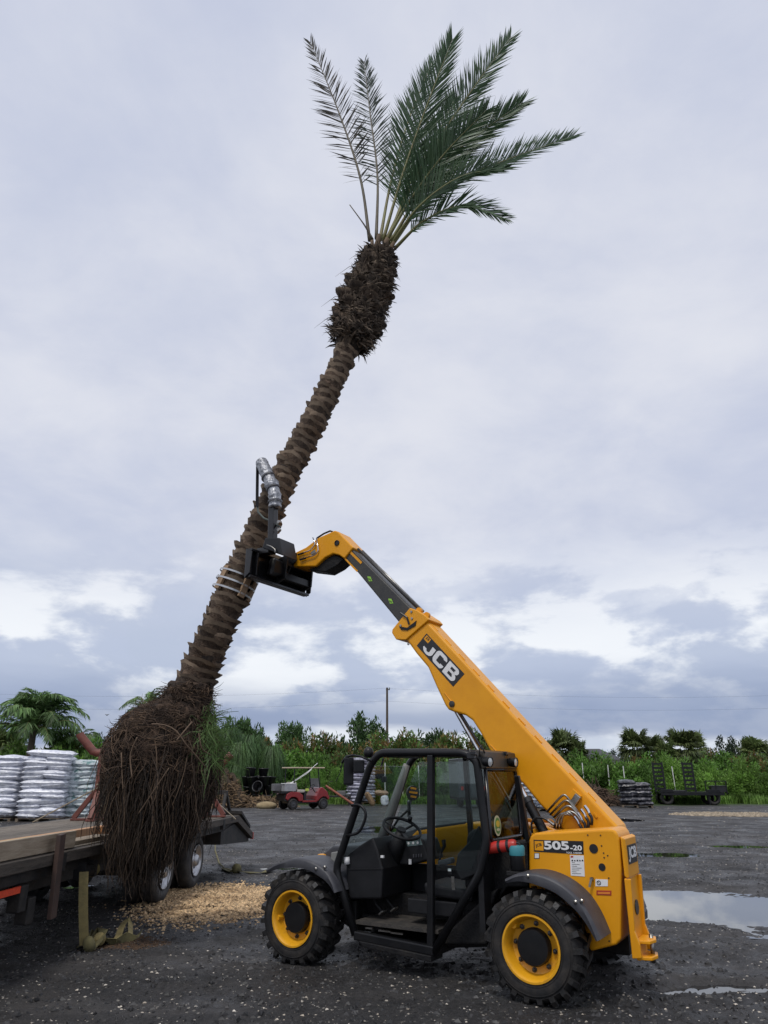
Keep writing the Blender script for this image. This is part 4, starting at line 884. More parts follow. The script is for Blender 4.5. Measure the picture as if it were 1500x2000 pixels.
specs = [
 ([(722, 470), (703, 345), (660, 215), (606, 82)], (0, .1, .25, .45), Vector((-.5, -.8, .1)), 66, .46, (FD, RCD), .24, (62, 16), .06, .25),
 ([(735, 466), (737, 340), (722, 215), (711, 120)], (0, .3, .6, .9), Vector((-.55, -.85, 0)), 70, .48, (FGR, RCD), .26, (55, 22), .12, .06),
 ([(742, 470), (765, 350), (800, 230), (845, 120)], (.05, .4, .8, 1.1), Vector((.2, -1, -.1)), 80, .50, (FG, RCH), .22, (44, 20), .02, .0),
 ([(748, 470), (790, 330), (838, 195), (884, 76)], (0, -.1, -.2, -.3), Vector((-.1, -1, -.2)), 96, .62, (FG, RCH), .20, (40, 18), 0, .0),
 ([(753, 472), (825, 325), (905, 200), (998, 72)], (0, -.05, 0, .1), Vector((.25, -1, -.25)), 98, .58, (FG, RCH), .20, (40, 17), 0, .0),
 ([(752, 474), (805, 385), (868, 300), (950, 215)], (-.05, -.3, -.5, -.6), Vector((.4, -.9, -.5)), 84, .55, (FG, RCH), .2, (44, 20), 0, .0),
 ([(760, 476), (850, 335), (935, 262), (1021, 200)], (0, -.2, -.3, -.4), Vector((.3, -.9, -.3)), 92, .55, (FG, RCH), .2, (40, 18), 0, .0),
 ([(765, 479), (850, 372), (975, 318), (1120, 266)], (0, -.1, -.1, .1), Vector((-.2, -.9, .4)), 96, .52, (FG, RCH), .2, (42, 15), .03, .0),
 ([(762, 480), (820, 402), (900, 345), (985, 330)], (0, -.35, -.6, -.7), Vector((.1, -.7, .6)), 82, .50, (FG, RCH), .2, (44, 18), .03, .0),
 ([(770, 486), (828, 432), (905, 402), (988, 428)], (0, -.3, -.5, -.65), Vector((0, -.6, .8)), 82, .46, (FG, RCH), .18, (46, 20), .15, .0),
 ([(756, 476), (800, 360), (850, 270), (890, 190)], (.1, .5, .8, 1.0), Vector((.2, -1, -.2)), 84, .55, (FG, RCH), .2, (44, 20), 0, .0)]
for i, (pts, dY, nv, pr, ll, ms, stt, spd, dr_, dp) in enumerate(specs):
    frond(pf(pts, dY), PB, palm, (nv * .55 + cnr * .7).normalized(), int(pr * 1.5), ll * 1.22, ms, 100 + i, stt, (spd[0] + 8, spd[1] + 5), .023, .28, dr_, .032, drop=dp)
M().tube([p - PB for p in bez(pf([(728, 468), (712, 440), (683, 400)], (0, -.05, -.1)), 8)], [.02, .018, .016, .014, .012, .01, .009, .008, .008][:len(bez(pf([(728, 468), (712, 440), (683, 400)], (0, 0, 0)), 8))], 6).build('cut_stalk', RCD, palm, smooth=True)
# root ball
RY = PY - .12
rb = [(374, 1338, 46), (366, 1356, 48), (358, 1372, 56), (340, 1386, 74), (330, 1402, 86), (322, 1428, 98), (318, 1465, 112), (318, 1505, 113), (314, 1550, 103), (308, 1598, 86), (302, 1638, 66), (297, 1672, 34), (296, 1690, 8)]
RC = []
for x, y, h in rb:
    c = at(x, y, RY); e_ = at(x + h, y, RY); RC.append((c, (e_ - c).length))
SOIL = mat('root soil', (0.020, 0.013, 0.009), (0.075, 0.046, 0.029), 7, .95, bump=1.0, bscale=38, lo=.42, hi=.7)
rs2 = np.random.RandomState(12)
def rsec(q):
    i = min(int(q), len(RC) - 2); f = q - i; return RC[i][0].lerp(RC[i + 1][0], f), RC[i][1] * (1 - f) + RC[i + 1][1] * f
m = M(); vs = []; fs = []; nq, n = 60, 44
for i in range(nq + 1):
    c, r = rsec(i / nq * (len(RC) - 1)); 
    for k in range(n):
        a = 2 * pi * k / n; lump = float(fbm(np.array([a * 3 + (6.28 * 0)]), np.array([i * .22]), 3)[0]) if 2 <= k <= n - 3 else 0
        rr = r * (.93 + .22 * lump) + .012 * rs2.randn(); vs.append(c + Vector((cos(a) * rr, sin(a) * rr * .88, .02 * rs2.randn())) - PB)
for i in range(nq):
    for k in range(n): fs.append((i * n + k, i * n + (k + 1) % n, (i + 1) * n + (k + 1) % n, (i + 1) * n + k))
fs.append(tuple(range(n))); fs.append(tuple(nq * n + k for k in range(n)))
m.add(vs, fs).build('root_ball', SOIL, palm, smooth=True)
def root_path(q0, a, hang, seed):
    rg_ = random.Random(seed); c, r = rsec(q0); o = Vector((cos(a), sin(a) * .88, 0)); p = c + o * r * .92; P = [p]; v = o * rg_.uniform(-.1, .45) + Vector((rg_.uniform(-.3, .3), rg_.uniform(-.3, .3), -.5)); stp_ = hang / 8
    zend = p.z - hang
    for k in range(8):
        v = v * .6 + Vector((rg_.gauss(0, .24), rg_.gauss(0, .24), -.5)); v.x -= .13 * cos(a); p = p + v.normalized() * stp_
        P.append(p)
    return P
def roots(name, count, rlo, rhi, m_, seed, qr, hr, lim=None):
    rg_ = random.Random(seed); m = M()
    for i in range(count):
        q = rg_.uniform(*qr); a = rg_.uniform(0, 6.283)
        if rg_.random() < .35: a = rg_.uniform(3.3, 6.1)
        c, r = rsec(q); hang = rg_.uniform(*hr) * (1 if rg_.random() < .7 else .5)
        zmin = .30 + .55 * rg_.random() ** .7 + .55 * max(0, cos(a)) ** 2 + .15 * max(0, -cos(a)) ** 3
        hang = min(hang, max(.15, c.z - zmin)); P = root_path(q, a, hang, rg_.random()); r_ = rg_.uniform(rlo, rhi)
        m.tube([p - PB for p in P], [r_ * (1 - .75 * k / 8) for k in range(9)], 3, cap=False)
    o = m.build(name, m_, palm, smooth=True, fix=False); o['kind'] = 'stuff'; return o
roots('dark_roots', 2900, .004, .010, mat('dark root', (0.015, 0.010, 0.007), (0.048, 0.031, 0.020), 6, .9, island=.7), 31, (3.0, 11.0), (.2, 1.2))
roots('pale_roots', 600, .004, .009, mat('pale root', (0.11, 0.070, 0.042), (0.055, 0.036, 0.022), 6, .85, island=.45), 32, (4.0, 11.0), (.3, 1.3))
roots('long_roots', 300, .006, .011, mat('long root', (0.085, 0.056, 0.034), (0.035, 0.023, 0.015), 6, .85, island=.45), 35, (7.0, 11.3), (.6, 1.4))
rg_ = random.Random(3); m = M()
for i in range(1500):                            # short matted fibre on the shoulders and neck
    q = rg_.uniform(0.2, 8); a = rg_.uniform(3.0, 6.5); c, r = rsec(q); o = Vector((cos(a), sin(a) * .88, 0)); p = c + o * r * .97; d = Vector((rg_.gauss(0, 1), rg_.gauss(0, 1) * .6 - .2, rg_.gauss(-.3, .6))).normalized() * rg_.uniform(.05, .16)
    m.tube([p - PB, p + d * .5 + o * .02 - PB, p + d - PB], [.004, .003, .001], 3, cap=False)
for i in range(420):                             # longer roots matted over the face of the ball
    q = rg_.uniform(3.2, 8.2); a = rg_.uniform(2.9, 6.6); c, r = rsec(q); P = []; da = rg_.gauss(0, .09); dq = rg_.uniform(.02, .3)
    for k in range(8):
        c, r = rsec(min(11, q)); P.append(c + Vector((cos(a), sin(a) * .88, 0)) * (r * 1.0 + rg_.uniform(0, .035)) - PB); a += da + rg_.gauss(0, .05); q += dq + rg_.gauss(0, .08); q = max(2.5, q)
    w_ = rg_.uniform(.003, .007); m.tube(P, [w_ * (1 - .1 * k) for k in range(8)], 3, cap=False)
o = m.build('matted_fibre', mat('matted fibre', (.10, .064, .040), (.035, .022, .015), 6, .9, island=.6), palm, fix=False); o['kind'] = 'stuff'
for pts, r_ in (([(296, 1414), (322, 1416), (345, 1428), (362, 1452), (385, 1478), (402, 1500)], .007), ([(345, 1446), (360, 1428), (375, 1410)], .008), ([(388, 1432), (395, 1462), (412, 1475)], .007), ([(268, 1440), (255, 1475), (258, 1520)], .008), ([(237, 1470), (239, 1520), (243, 1580), (240, 1640)], .007), ([(330, 1500), (300, 1545), (270, 1590)], .007)):
    M().tube([p - PB for p in bez([at(x, y, RY - .86 * sqrt(max(.02, 1 - ((x - 320) / 122) ** 2)) + (.05 if y > 1420 else .12)) for x, y in pts], 14)], r_, 5).build('root', mat('bare root', (.15, .10, .065), (.09, .058, .036), 6, .8), palm, smooth=True)
m = M(); rg_ = random.Random(9)
for i in range(230):                             # weeds rooted on the right shoulder of the ball
    x0 = rg_.gauss(410, 10); y0 = rg_.uniform(1400, 1490); p = at(x0, y0, RY - rg_.uniform(.1, .5)); ln = rg_.uniform(.15, .42); d = Vector((rg_.uniform(-.3, 1.0), rg_.uniform(-.9, .3), rg_.uniform(-.7, .8))).normalized()
    P = [p, p + d * ln * .5, p + d * ln * .85 + Vector((.05, 0, -.10 * ln)), p + d * ln + Vector((.10 * ln, 0, -.5 * ln))]; w = Vector((d.z, .3, -d.x)).normalized() * .0035
    m.add([P[0] - w - PB, P[0] + w - PB, P[1] + w - PB, P[1] - w - PB, P[2] + w * .7 - PB, P[2] - w * .7 - PB, P[3] - PB], [(0, 1, 2, 3), (3, 2, 4, 5), (5, 4, 6)])
o = m.build('weeds', mat('weed green', (.075, .14, .035), (.12, .19, .06), 3, .6, island=.4, trans=.2), palm, fix=False); o['kind'] = 'stuff'
# splints strapped round the trunk below the grapple
s0 = .315; p, t = axis(.20); 
def s_of(px):                                      # arclength fraction nearest to a picture height
    best = min(range(200), key=lambda k: abs(axis(k / 200)[0].z - at(500, px, PY).z)); return best / 200
sA, sB = s_of(1165), s_of(1118)
splint = thing('trunk_splint', 'wooden battens banded round the palm trunk with steel straps', 'batten', axis((sA + sB) / 2)[0])
SO = splint.location.copy(); TIM = mat('weathered batten', (.30, .20, .12), (.20, .13, .08), 8, .8, stretch=(1, 1, .2))
for a in (pi * .98, -.25 - .5, -pi / 2 - .9, pi * .75, pi * .3):
    pa_, ta_ = axis(sA); pb_, tb_ = axis(sB); x = ta_.cross(Vector((0, 1, 0))).normalized(); y = ta_.cross(x); o_ = -x * cos(a) - y * sin(a) if False else x * cos(a) + y * sin(a)
    M().bar(pa_ + o_ * (trunk_r(sA) + .045) - SO, pb_ + o_ * (trunk_r(sB) + .045) - SO, .085, .04, o_).build('batten', TIM, splint, bevel=.004)
for k in range(3):
    s = sA + (sB - sA) * (.15 + .35 * k); p, t = axis(s); x = t.cross(Vector((0, 1, 0))).normalized(); y = t.cross(x); n = 24
    vs = []
    for i in range(n):
        a = 2 * pi * i / n; o_ = x * cos(a) + y * sin(a); vs += [p + o_ * (trunk_r(s) + .07) - t * .011 - SO, p + o_ * (trunk_r(s) + .07) + t * .011 - SO]
    M().add(vs, [(2 * i, 2 * ((i + 1) % n), 2 * ((i + 1) % n) + 1, 2 * i + 1) for i in range(n)]).build('steel_band', mat('galvanised band', (.55, .55, .55), (.4, .4, .4), 10, .3, .9), splint, smooth=True)
# ================================================================== grapple on the boom head
gp = l2w((3.45, -.87, 3.9)); GR = thing('tree_grapple', 'black steel tree grapple plate with silver taped padded arm on the boom', 'grapple', gp, atan2(EU.y, EU.x)); go = Vector((3.45, -.87, 3.9))
def G(p): return Vector(p) - go
uP = 3.46
v0, v1 = Lu(482, 1100, uP).y, Lu(597, 1142, uP).y; wt, wb_ = Lu(484, 1066, uP).z, Lu(478, 1128, uP).z
wt2, wb2 = Lu(597, 1119, uP).z, Lu(597, 1165, uP).z
wT = (wt + wt2) / 2 + .0; wB = (wb_ + wb2) / 2
pp = M(); pp.prism([G((uP, v0, wB)), G((uP, v1, wB)), G((uP, v1, wT)), G((uP, v0, wT))], (.03, 0, 0)).build('back_plate', BLKG, GR, bevel=.004)
for v in (v0 + .02, v0 - .10, v1 - .01, v1 + .15): M().prism([G((uP - .0, v, wB)), G((uP - .07, v, wB + .05)), G((uP - .09, v, wT - .05)), G((uP - .0, v, wT))], (0, -.02, 0)).build('rib', BLKG, GR, bevel=.003)
M().bar(G((uP - .03, v0, wB + .015)), G((uP - .03, v1, wB + .015)), .07, .03).build('lower_rail', BLKG, GR, bevel=.004)
M().bar(G((uP - .03, v0, wT - .015)), G((uP - .03, v1, wT - .015)), .08, .03).build('upper_rail', BLKG, GR, bevel=.004)
M().bar(G((uP - .06, v0 - .16, wT + .0)), G((uP - .06, v0 - .62, wT + .0)), .05, .05).build('wear_bar', mat('worn tan steel', (.30, .22, .13), (.18, .13, .08), 8, .6), GR, bevel=.005)
car = M(); car.prism([G((uP - .05, -.72, wB + .02)), G((uP - .2, -.72, wB + .08)), G((uP - .22, -.72, wT + .03)), G((uP - .05, -.72, wT - .02))], (0, -.03, 0)); car.prism([G((uP - .05, -1.25, wB + .02)), G((uP - .2, -1.25, wB + .08)), G((uP - .22, -1.25, wT + .03)), G((uP - .05, -1.25, wT - .02))], (0, -.03, 0))
car.bar(G((uP - .12, -.72, wT - .06)), G((uP - .12, -1.28, wT - .06)), .07); car.bar(G((uP - .13, -.72, wB + .12)), G((uP - .13, -1.28, wB + .12)), .09); car.build('carriage', BLK, GR, bevel=.006)
M().prism([G((uP - .06, -.50, wB + .08)), G((uP - .06, -.8, wB + .12)), G((uP - .06, -.78, wB + .30)), G((uP - .06, -.55, wB + .32))], (-.10, 0, 0)).build('cover_plate', BLK, GR, bevel=.03)
cq = L(575, 1092, VB0 - .02); M().cyl(G((cq.x + .02, VB0 + .03, cq.z)), G((cq.x + .02, VB1 - .03, cq.z)), .055, 16).build('hinge_pin', BLK, GR, auto=40)
hh = M()
for v in (VB0 + .015, VB1 - .045): hh.prism([G((cq.x - .07, v, cq.z - .06)), G((cq.x - .07, v, cq.z + .06)), G((cq.x + .03, v, cq.z + .09)), G((uP - .05, v, wT - .02)), G((uP - .05, v, wB + .1)), G((cq.x + .0, v, cq.z - .10))], (0, .03, 0))
hh.build('hinge_plate', BLK, GR, bevel=.006)
# post and padded arm, on the near side of the trunk
ptr = w2l(axis(s_of(1000))[0]); vq = ptr.y + .36
uq = L(533, 1062, vq).x
base, topp = L(532, 1072, vq), L(534, 968, vq)
M().bar(G(base), G(topp), .095, .085, (1, 0, 0)).build('post', BLKG, GR, bevel=.01)
M().prism([G(L(518, 1050, vq + .06)), G(L(545, 1050, vq + .06)), G(L(551, 1084, vq + .06)), G(L(512, 1070, vq + .06))], (0, -.30, 0)).build('post_foot', BLK, GR, bevel=.01)
M().bar(G((base.x, vq, base.z - .02)), G((uP - .03, v0 - .2, wT)), .12, .08).build('arm_bracket', BLK, GR, bevel=.008)
arm = catmull([(537, 992), (537, 972), (532, 950), (522, 928), (514, 910), (510, 901)], 5)
FOIL = mat('silver duct tape', (.42, .43, .46), (.16, .165, .18), 22, .34, .5, bump=.9, bscale=28, lo=.42, hi=.62)
rgm = np.random.RandomState(2); m = M()
P = [G(L(x, y, vq + .0)) for x, y in arm]; n = len(P); m.tube(P, [.083 * (1 + .07 * rgm.randn()) * (.9 if i > n - 2 else 1) for i in range(n)], 12)
pd2 = m.build('padded_arm', FOIL, GR, smooth=True)
for k in (3, 9, 14): M().tube([P[k] - (P[k + 1] - P[k]).normalized() * .012, P[k] + (P[k + 1] - P[k]).normalized() * .012], .092, 12).build('tape_band', mat('dark tape', (.06, .06, .07), None, 8, .4), pd2)
M().bar(G(L(503, 908, vq)), G(L(502, 990, vq)), .008, .05, (0, 1, 0)).build('strap', INT, GR)
sp_ = [G(L(x, y, vq - .02)) for x, y in ((502, 985), (504, 1000), (515, 1012), (530, 1018), (548, 1030))]
M().tube(sp_, .014, 6).build('sling', mat('grey green sling', (.10, .12, .11), None, 8, .7), GR, smooth=True)
for x, y in ((545, 1020), (545, 1035)): M().lathe([(.022, -.02), (.022, .02), (.001, .022)], G(L(x, y, vq + .0)), (0, 1, 0), 10).build('shackle', STL, GR)
M().tube(round_path([G(L(x, y, vq + .08)) for x, y in ((521, 1064), (531, 1068), (538, 1074), (537, 1080))], .03), .01, 6).build('hose', STL, GR, smooth=True)
# ================================================================== flatbed trailer, right rail running from (-3.28, 7) to (-2.72, 14)
TD = Vector((.56, 7, 0)).normalized(); TXv = Vector((TD.y, -TD.x, 0)); TO = Vector((-3.26, 7, 0)); TZ = .97
tr = thing('flatbed_trailer', 'long wood-decked flatbed trailer under the hanging roots', 'trailer', TO, -atan2(TD.x, TD.y))
def tw(p): return TO + TXv * p[0] + TD * p[1] + Vector((0, 0, p[2]))
WOOD = mat('old deck wood', (.17, .145, .115), (.085, .07, .055), 5, .85, bump=.4, bscale=30, stretch=(6, .5, 6), rnd=.25)
WOOD2 = mat('grey plank', (.33, .27, .20), (.20, .155, .105), 4, .8, bump=.3, bscale=30, stretch=(6, .6, 6), rnd=.2)
TAN = mat('new tan timber', (.52, .30, .16), (.44, .24, .12), 4, .7, stretch=(5, .5, 5), rnd=.12)
YEW = mat('treated yellow timber', (.45, .36, .15), (.36, .27, .10), 6, .75, stretch=(5, .5, 5))
FRM = mat('dirty trailer steel', (.010, .010, .011), (.032, .027, .023), 6, .65, bump=.2, bscale=40)
RAIL = mat('grimy wood rail', (.075, .062, .050), (.035, .029, .024), 6, .8, bump=.3, bscale=30, stretch=(5, .6, 5))
RUS = mat('brown painted steel', (.075, .045, .035), (.045, .03, .025), 6, .7)
for k in range(12):
    x = -.10 - .2 * k; M().box((x, 1.4, TZ - .025), (.192, 11.2, .05)).build('deck_plank', WOOD, tr, bevel=.004)
M().box((.045, 1.5, TZ - .06), (.09, 11.0, .10)).build('rub_rail', RAIL, tr, bevel=.006); M().box((-.03, 1.5, TZ - .16), (.06, 11.0, .12)).build('side_channel', FRM, tr, bevel=.005)
M().box((-2.44, 1.5, TZ - .10), (.09, 11.0, .2)).build('rub_rail', FRM, tr, bevel=.006)
for x in (-.65, -1.8): M().box((x, 1.5, TZ - .30), (.14, 10.8, .32)).build('main_beam', FRM, tr, bevel=.008)
for k in range(9): M().box((-1.2, -3 + 1.2 * k, TZ - .12), (2.3, .08, .1)).build('cross_member', FRM, tr)
for k in range(7): M().box((.066, -2.0 + 1.35 * k, TZ - .10), (.06, .10, .16)).build('stake_pocket', FRM, tr, bevel=.004)
# dovetail
for k in range(12):
    x = -.10 - .2 * k; M().prism([(x - .095, 7.0, TZ), (x - .095, 8.05, TZ - .36), (x - .095, 8.05, TZ - .41), (x - .095, 7.0, TZ - .05)], (.19, 0, 0)).build('tail_plank', WOOD, tr)
M().prism([(.09, 7.0, TZ + .005), (.09, 8.1, TZ - .36), (.09, 8.1, TZ - .47), (.09, 7.0, TZ - .12)], (-.10, 0, 0)).build('tail_rail', RAIL, tr, bevel=.005)
M().prism([(.02, 6.2, TZ - .22), (.02, 7.0, TZ - .14), (.02, 8.06, TZ - .47), (.02, 8.06, TZ - .52), (.02, 6.2, TZ - .42)], (-2.4, 0, 0)).build('tail_skirt', FRM, tr)
M().box((.07, 8.12, TZ - .42), (.05, .04, .12)).build('tail_lamp', REDM, tr)
rmp = M(); 
for x in (-.25, -.75): rmp.bar((x, 7.1, TZ + .02), (x, 7.25, TZ + .38), .05); rmp.bar((x, 7.9, TZ - .28), (x, 7.25, TZ + .38), .05)
rmp.bar((-.22, 7.25, TZ + .37), (-.9, 7.25, TZ + .37), .07); rmp.build('loading_ramp', FRM, tr, bevel=.005)
M().prism([(-.3, 7.3, TZ + .02), (.05, 7.35, TZ + .0), (.06, 8.0, TZ - .28), (-.3, 8.0, TZ - .28)], (0, 0, .05)).build('ramp_plate', FRM, tr)
tyre = M(); tyre.lathe([(.21, -.20), (.25, -.005), (.31, .006), (.37, -.015), (.398, -.05), (.40, -.10), (.398, -.15), (.37, -.19), (.25, -.20)], (0, 0, 0), (1, 0, 0), 40); tyre_me = tyre.mesh('wheel', True)
rimm = M().lathe([(.20, -.19), (.213, .0), (.222, .008), (.222, -.004), (.205, -.012), (.195, -.05), (.17, -.075), (.11, -.06), (.095, -.02), (.07, .02), (.001, .022)], (0, 0, 0), (1, 0, 0), 32).mesh('rim', True)
HH = M().lathe([(.001, .004), (.026, .004), (.026, -.01)], (0, 0, 0), (1, 0, 0), 12).mesh('hand_hole', True)
wr = gnd(372, 1736); wl = gnd(308, 1765)
TRY = mat('trailer tyre', (.022, .022, .023), (.06, .058, .055), 6, .7, bump=.15, bscale=60)
for P_ in (wr, wl):
    q = P_ - TO; y_ = q.dot(TD)
    for x_, fl in ((-.10, 0), (-.36, 0), (-2.3, 1), (-2.04, 1)):
        o = obj('wheel', tyre_me, TRY, tr, (x_, y_, .40), (.3 * y_, 0, pi if fl else 0))
        rm_ = obj('rim', rimm, mat('aluminium rim', (.55, .56, .58), (.35, .35, .36), 7, .38, .75), o)
        for k in range(8): a = 2 * pi * k / 8; obj('hand_hole', HH, INK, o, (-.0615, .148 * cos(a), .148 * sin(a)))
    M().cyl((-.3, y_, .40), (-2.1, y_, .40), .06, 10).build('axle', FRM, tr)
M().box((-.2, (wr - TO).dot(TD) - .6, TZ - .13), (.5, 2.4, .03)).build('fender', FRM, tr)
# stake hanging on the rail, reflector, winches
def rail_at(px): # y along the rail for a picture column
    lo, hi = -3.0, 8.0
    for _ in range(40):
        md = (lo + hi) / 2; q = tw((.1, md, TZ)) - EYE; Zc = _c * q.y + _s * q.z; 
        if 750 + FPX * q.x / Zc < px: lo = md
        else: hi = md
    return (lo + hi) / 2
yk = rail_at(112); M().box((.125, yk, TZ - .20), (.045, .10, .72), Matrix.Rotation(radians(3), 3, 'X')).build('stake', RUS, tr, bevel=.004)
yr = rail_at(60); M().box((.02, yr - .25, TZ - .26), (.02, .6, .055)).build('reflector', mat('orange red reflector', (.75, .07, .02), (.6, .05, .02), 40, .3), tr)
for k, dz in ((0, .34), (1, .46)): M().box((-.02, yr + .16 * k + .1, TZ - dz), (.12, .12, .22)).build('tool_bracket', FRM, tr, bevel=.01)
YST = mat('yellow webbing', (.30, .24, .10), (.20, .165, .075), 14, .85, bump=.3, bscale=120)
for px in (190, 355):
    y_ = rail_at(px); w_ = M(); w_.cyl((.02, y_ - .12, TZ - .26), (.02, y_ + .08, TZ - .26), .06, 14); w_.box((.02, y_ - .15, TZ - .24), (.13, .02, .16)); w_.box((.02, y_ + .10, TZ - .24), (.13, .02, .16)); wo = w_.build('strap_winch', FRM, tr, auto=40)
    M().lathe([(.065, -.03), (.075, .0), (.065, .05)], (.02, y_ + .13, TZ - .26), (0, 1, 0), 14, True).build('strap_roll', YST, wo, auto=40)
# hanging strap and its heap on the ground
ys = rail_at(172); ps = tw((.09, ys, TZ - .24)); pe = gnd(163, 1858); pe.z = .05
hs = thing('hanging_strap', 'olive webbing strap hanging from trailer edge to the ground', 'strap', pe)
P = [ps.lerp(pe, k / 8) + Vector((0, -.02 * sin(pi * k / 8), 0)) for k in range(9)]; wv = Vector((1, .35, 0)).normalized() * .044
vs = []
for p in P: vs += [p - wv - pe, p + wv - pe, p + wv - pe + Vector((0, .006, 0)), p - wv - pe + Vector((0, .006, 0))]
m = M().add(vs, [(i * 4 + j, i * 4 + (j + 1) % 4, i * 4 + 4 + (j + 1) % 4, i * 4 + 4 + j) for i in range(8) for j in range(4)] + [(0, 1, 2, 3), (35, 34, 33, 32)]); m.build('webbing', YST, hs, smooth=False)
rg_ = random.Random(5)
def ribbon(path, w, m_, name, par, org, th=.006):
    vs = []; n = len(path)
    for i, (p, tw_) in enumerate(path):
        a = path[max(i - 1, 0)][0]; b = path[min(i + 1, n - 1)][0]; t = (b - a).normalized(); u = Vector((0, 0, 1)); s_ = t.cross(u); s_ = s_.normalized() if s_.length > .05 else Vector((1, 0, 0)); nn = s_.cross(t)
        d = (s_ * cos(tw_) + nn * sin(tw_)) * w / 2; e_ = (nn * cos(tw_) - s_ * sin(tw_)) * th
        vs += [p - d - org, p + d - org, p + d + e_ - org, p - d + e_ - org]
    return M().add(vs, [(i * 4 + j, i * 4 + (j + 1) % 4, i * 4 + 4 + (j + 1) % 4, i * 4 + 4 + j) for i in range(n - 1) for j in range(4)] + [(0, 1, 2, 3), (4 * n - 1, 4 * n - 2, 4 * n - 3, 4 * n - 4)]).build(name, m_, par)
hp_ = thing('strap_heap', 'crumpled olive strap heaped on the ground beside soil', 'strap', gnd(205, 1850)); ho_ = hp_.location.copy()
OLV = mat('olive webbing', (.17, .15, .065), (.10, .09, .045), 12, .85, bump=.3, bscale=100)
base_px = [(160, 1852), (172, 1838), (190, 1842), (205, 1850), (225, 1850), (245, 1846), (262, 1842), (272, 1836)]
pth = []
for i, (x, y) in enumerate(base_px):
    p = gnd(x, y); p.z = .03 + .03 * (i % 2); pth.append((p, .5 + .5 * (i % 3)))
ribbon(pth, .12, OLV, 'fold', hp_, ho_)
pth = []
for i, (x, y, z) in enumerate([(176, 1862, .03), (190, 1858, .08), (200, 1850, .12), (188, 1842, .10), (176, 1848, .05), (170, 1858, .03)]):
    p = gnd(x, y); p.z = z; pth.append((p, .4 * i))
ribbon(pth, .10, OLV, 'fold', hp_, ho_)
pth = []
for i, (x, y, z) in enumerate([(228, 1840, .02), (236, 1830, .10), (246, 1824, .15), (252, 1826, .11), (254, 1838, .02)]):
    p = gnd(x, y); p.z = z; pth.append((p, .2 * i))
ribbon(pth, .07, YST, 'fold', hp_, ho_)
o = M(); c = gnd(172, 1861); o.lathe([(.03, -.05), (.07, -.03), (.085, 0), (.07, .03), (.03, .05)], c + Vector((0, 0, .07)) - ho_, (.6, .7, .2), 14, True); o.build('roll', OLV, hp_, smooth=True)
o = M(); c = gnd(192, 1852); o.lathe([(.03, -.04), (.06, -.02), (.065, 0), (.06, .02), (.03, .04)], c + Vector((0, 0, .08)) - ho_, (.2, -.9, .3), 14, True); o.build('roll', YST, hp_, smooth=True)
ls = thing('loose_strap', 'long olive strap lying across the yard toward the wood chips', 'strap', gnd(450, 1705)); lo_ = ls.location.copy()
pth = []
for i, (x, y) in enumerate([(418, 1640), (420, 1665), (428, 1690), (438, 1700), (452, 1704), (470, 1704), (495, 1707), (515, 1707), (530, 1703)]):
    p = gnd(x, y); p.z = float(gh(p.x, p.y)) + .02 if i > 0 else .5; pth.append((p, .1 * (i % 2)))
ribbon(pth[3:], .16, OLV, 'webbing', ls, lo_)
M().tube([p - lo_ for p, _ in pth[:5]], .015, 6).build('tail', OLV, ls, smooth=True)
o = M(); c = gnd(461, 1704); o.lathe([(.03, -.08), (.08, -.04), (.09, 0), (.07, .06), (.03, .09)], c + Vector((0, 0, .06)) - lo_, (1, .2, .1), 14, True); o.build('roll', OLV, ls, smooth=True)
# timber lying on the deck
def timber(name, label, x, y0, y1, w, h, z, m_, yaw=0):
    o = M().box((0, 0, h / 2), (w, y1 - y0, h)).build(name, m_, None, bevel=.004); o.location = tw((x, (y0 + y1) / 2, z)); o.rotation_euler = (0, 0, -atan2(TD.x, TD.y) + yaw); return tag(o, label, 'timber')
ya = rail_at(160)
timber('timber_plank', 'wide grained grey plank on edge along the trailer rail', .0, -3.5, ya, .045, .155, TZ + .002, WOOD2)
timber('timber_board', 'pale grey board lying flat on the deck beside the roots', -.17, ya + .1, ya + 1.1, .20, .04, TZ + .002, WOOD2)
timber('timber_beam', 'long tan square timber lying behind the grained grey plank', -.42, -3.2, 3.15, .09, .10, TZ + .003, TAN)
timber('timber_block', 'short orange-brown timber end by the red cradle on the deck', -.33, 2.35, 3.2, .07, .105, TZ + .003, mat('orange timber', (.42, .19, .07), (.35, .15, .05), 5, .7))
timber('timber_block', 'yellowish treated timber block on the deck behind the grained plank', -.20, -2.2, .60, .09, .125, TZ + .003, YEW)
# red cradles
RED = mat('oxide red paint', (.20, .062, .045), (.13, .045, .034), 7, .6, bump=.1, bscale=40)
def cradle(base, hgt, label, yaw=0):
    c = thing('steel_cradle', label, 'cradle', base, yaw)
    M().box((0, 0, hgt * .5 + .02), (.12, .12, hgt)).build('post', RED, c, bevel=.008)
    M().box((0, 0, .015), (.75, .12, .03)).build('base_bar', RED, c, bevel=.004); M().box((0, 0, .0155), (.12, .75, .028)).build('base_bar', RED, c, bevel=.004)
    for d in ((1, 0), (-1, 0), (0, 1), (0, -1)): M().bar((d[0] * .06, d[1] * .06, .42), (d[0] * .34, d[1] * .34, .03), .075, .075).build('brace', RED, c, bevel=.006)
    M().tube([(-.42, 0, hgt + .34), (-.40, 0, hgt + .30), (-.17, 0, hgt + .06), (-.10, 0, hgt + .04), (.10, 0, hgt + .04), (.17, 0, hgt + .06), (.40, 0, hgt + .30)], .065, 14).build('cradle_arms', RED, c, auto=50)
    return c
b1 = gnd(186, 1602, TZ + .003); c1_ = cradle(b1, .98, 'red steel cradle post beside the white bag stacks', .12)
b2 = gnd(397, 1596, TZ + .003); c2_ = cradle(b2, .72, 'red steel cradle post near the trailer tail', .1)
ROP = mat('beige rope strap', (.36, .30, .21), (.28, .22, .15), 10, .85)
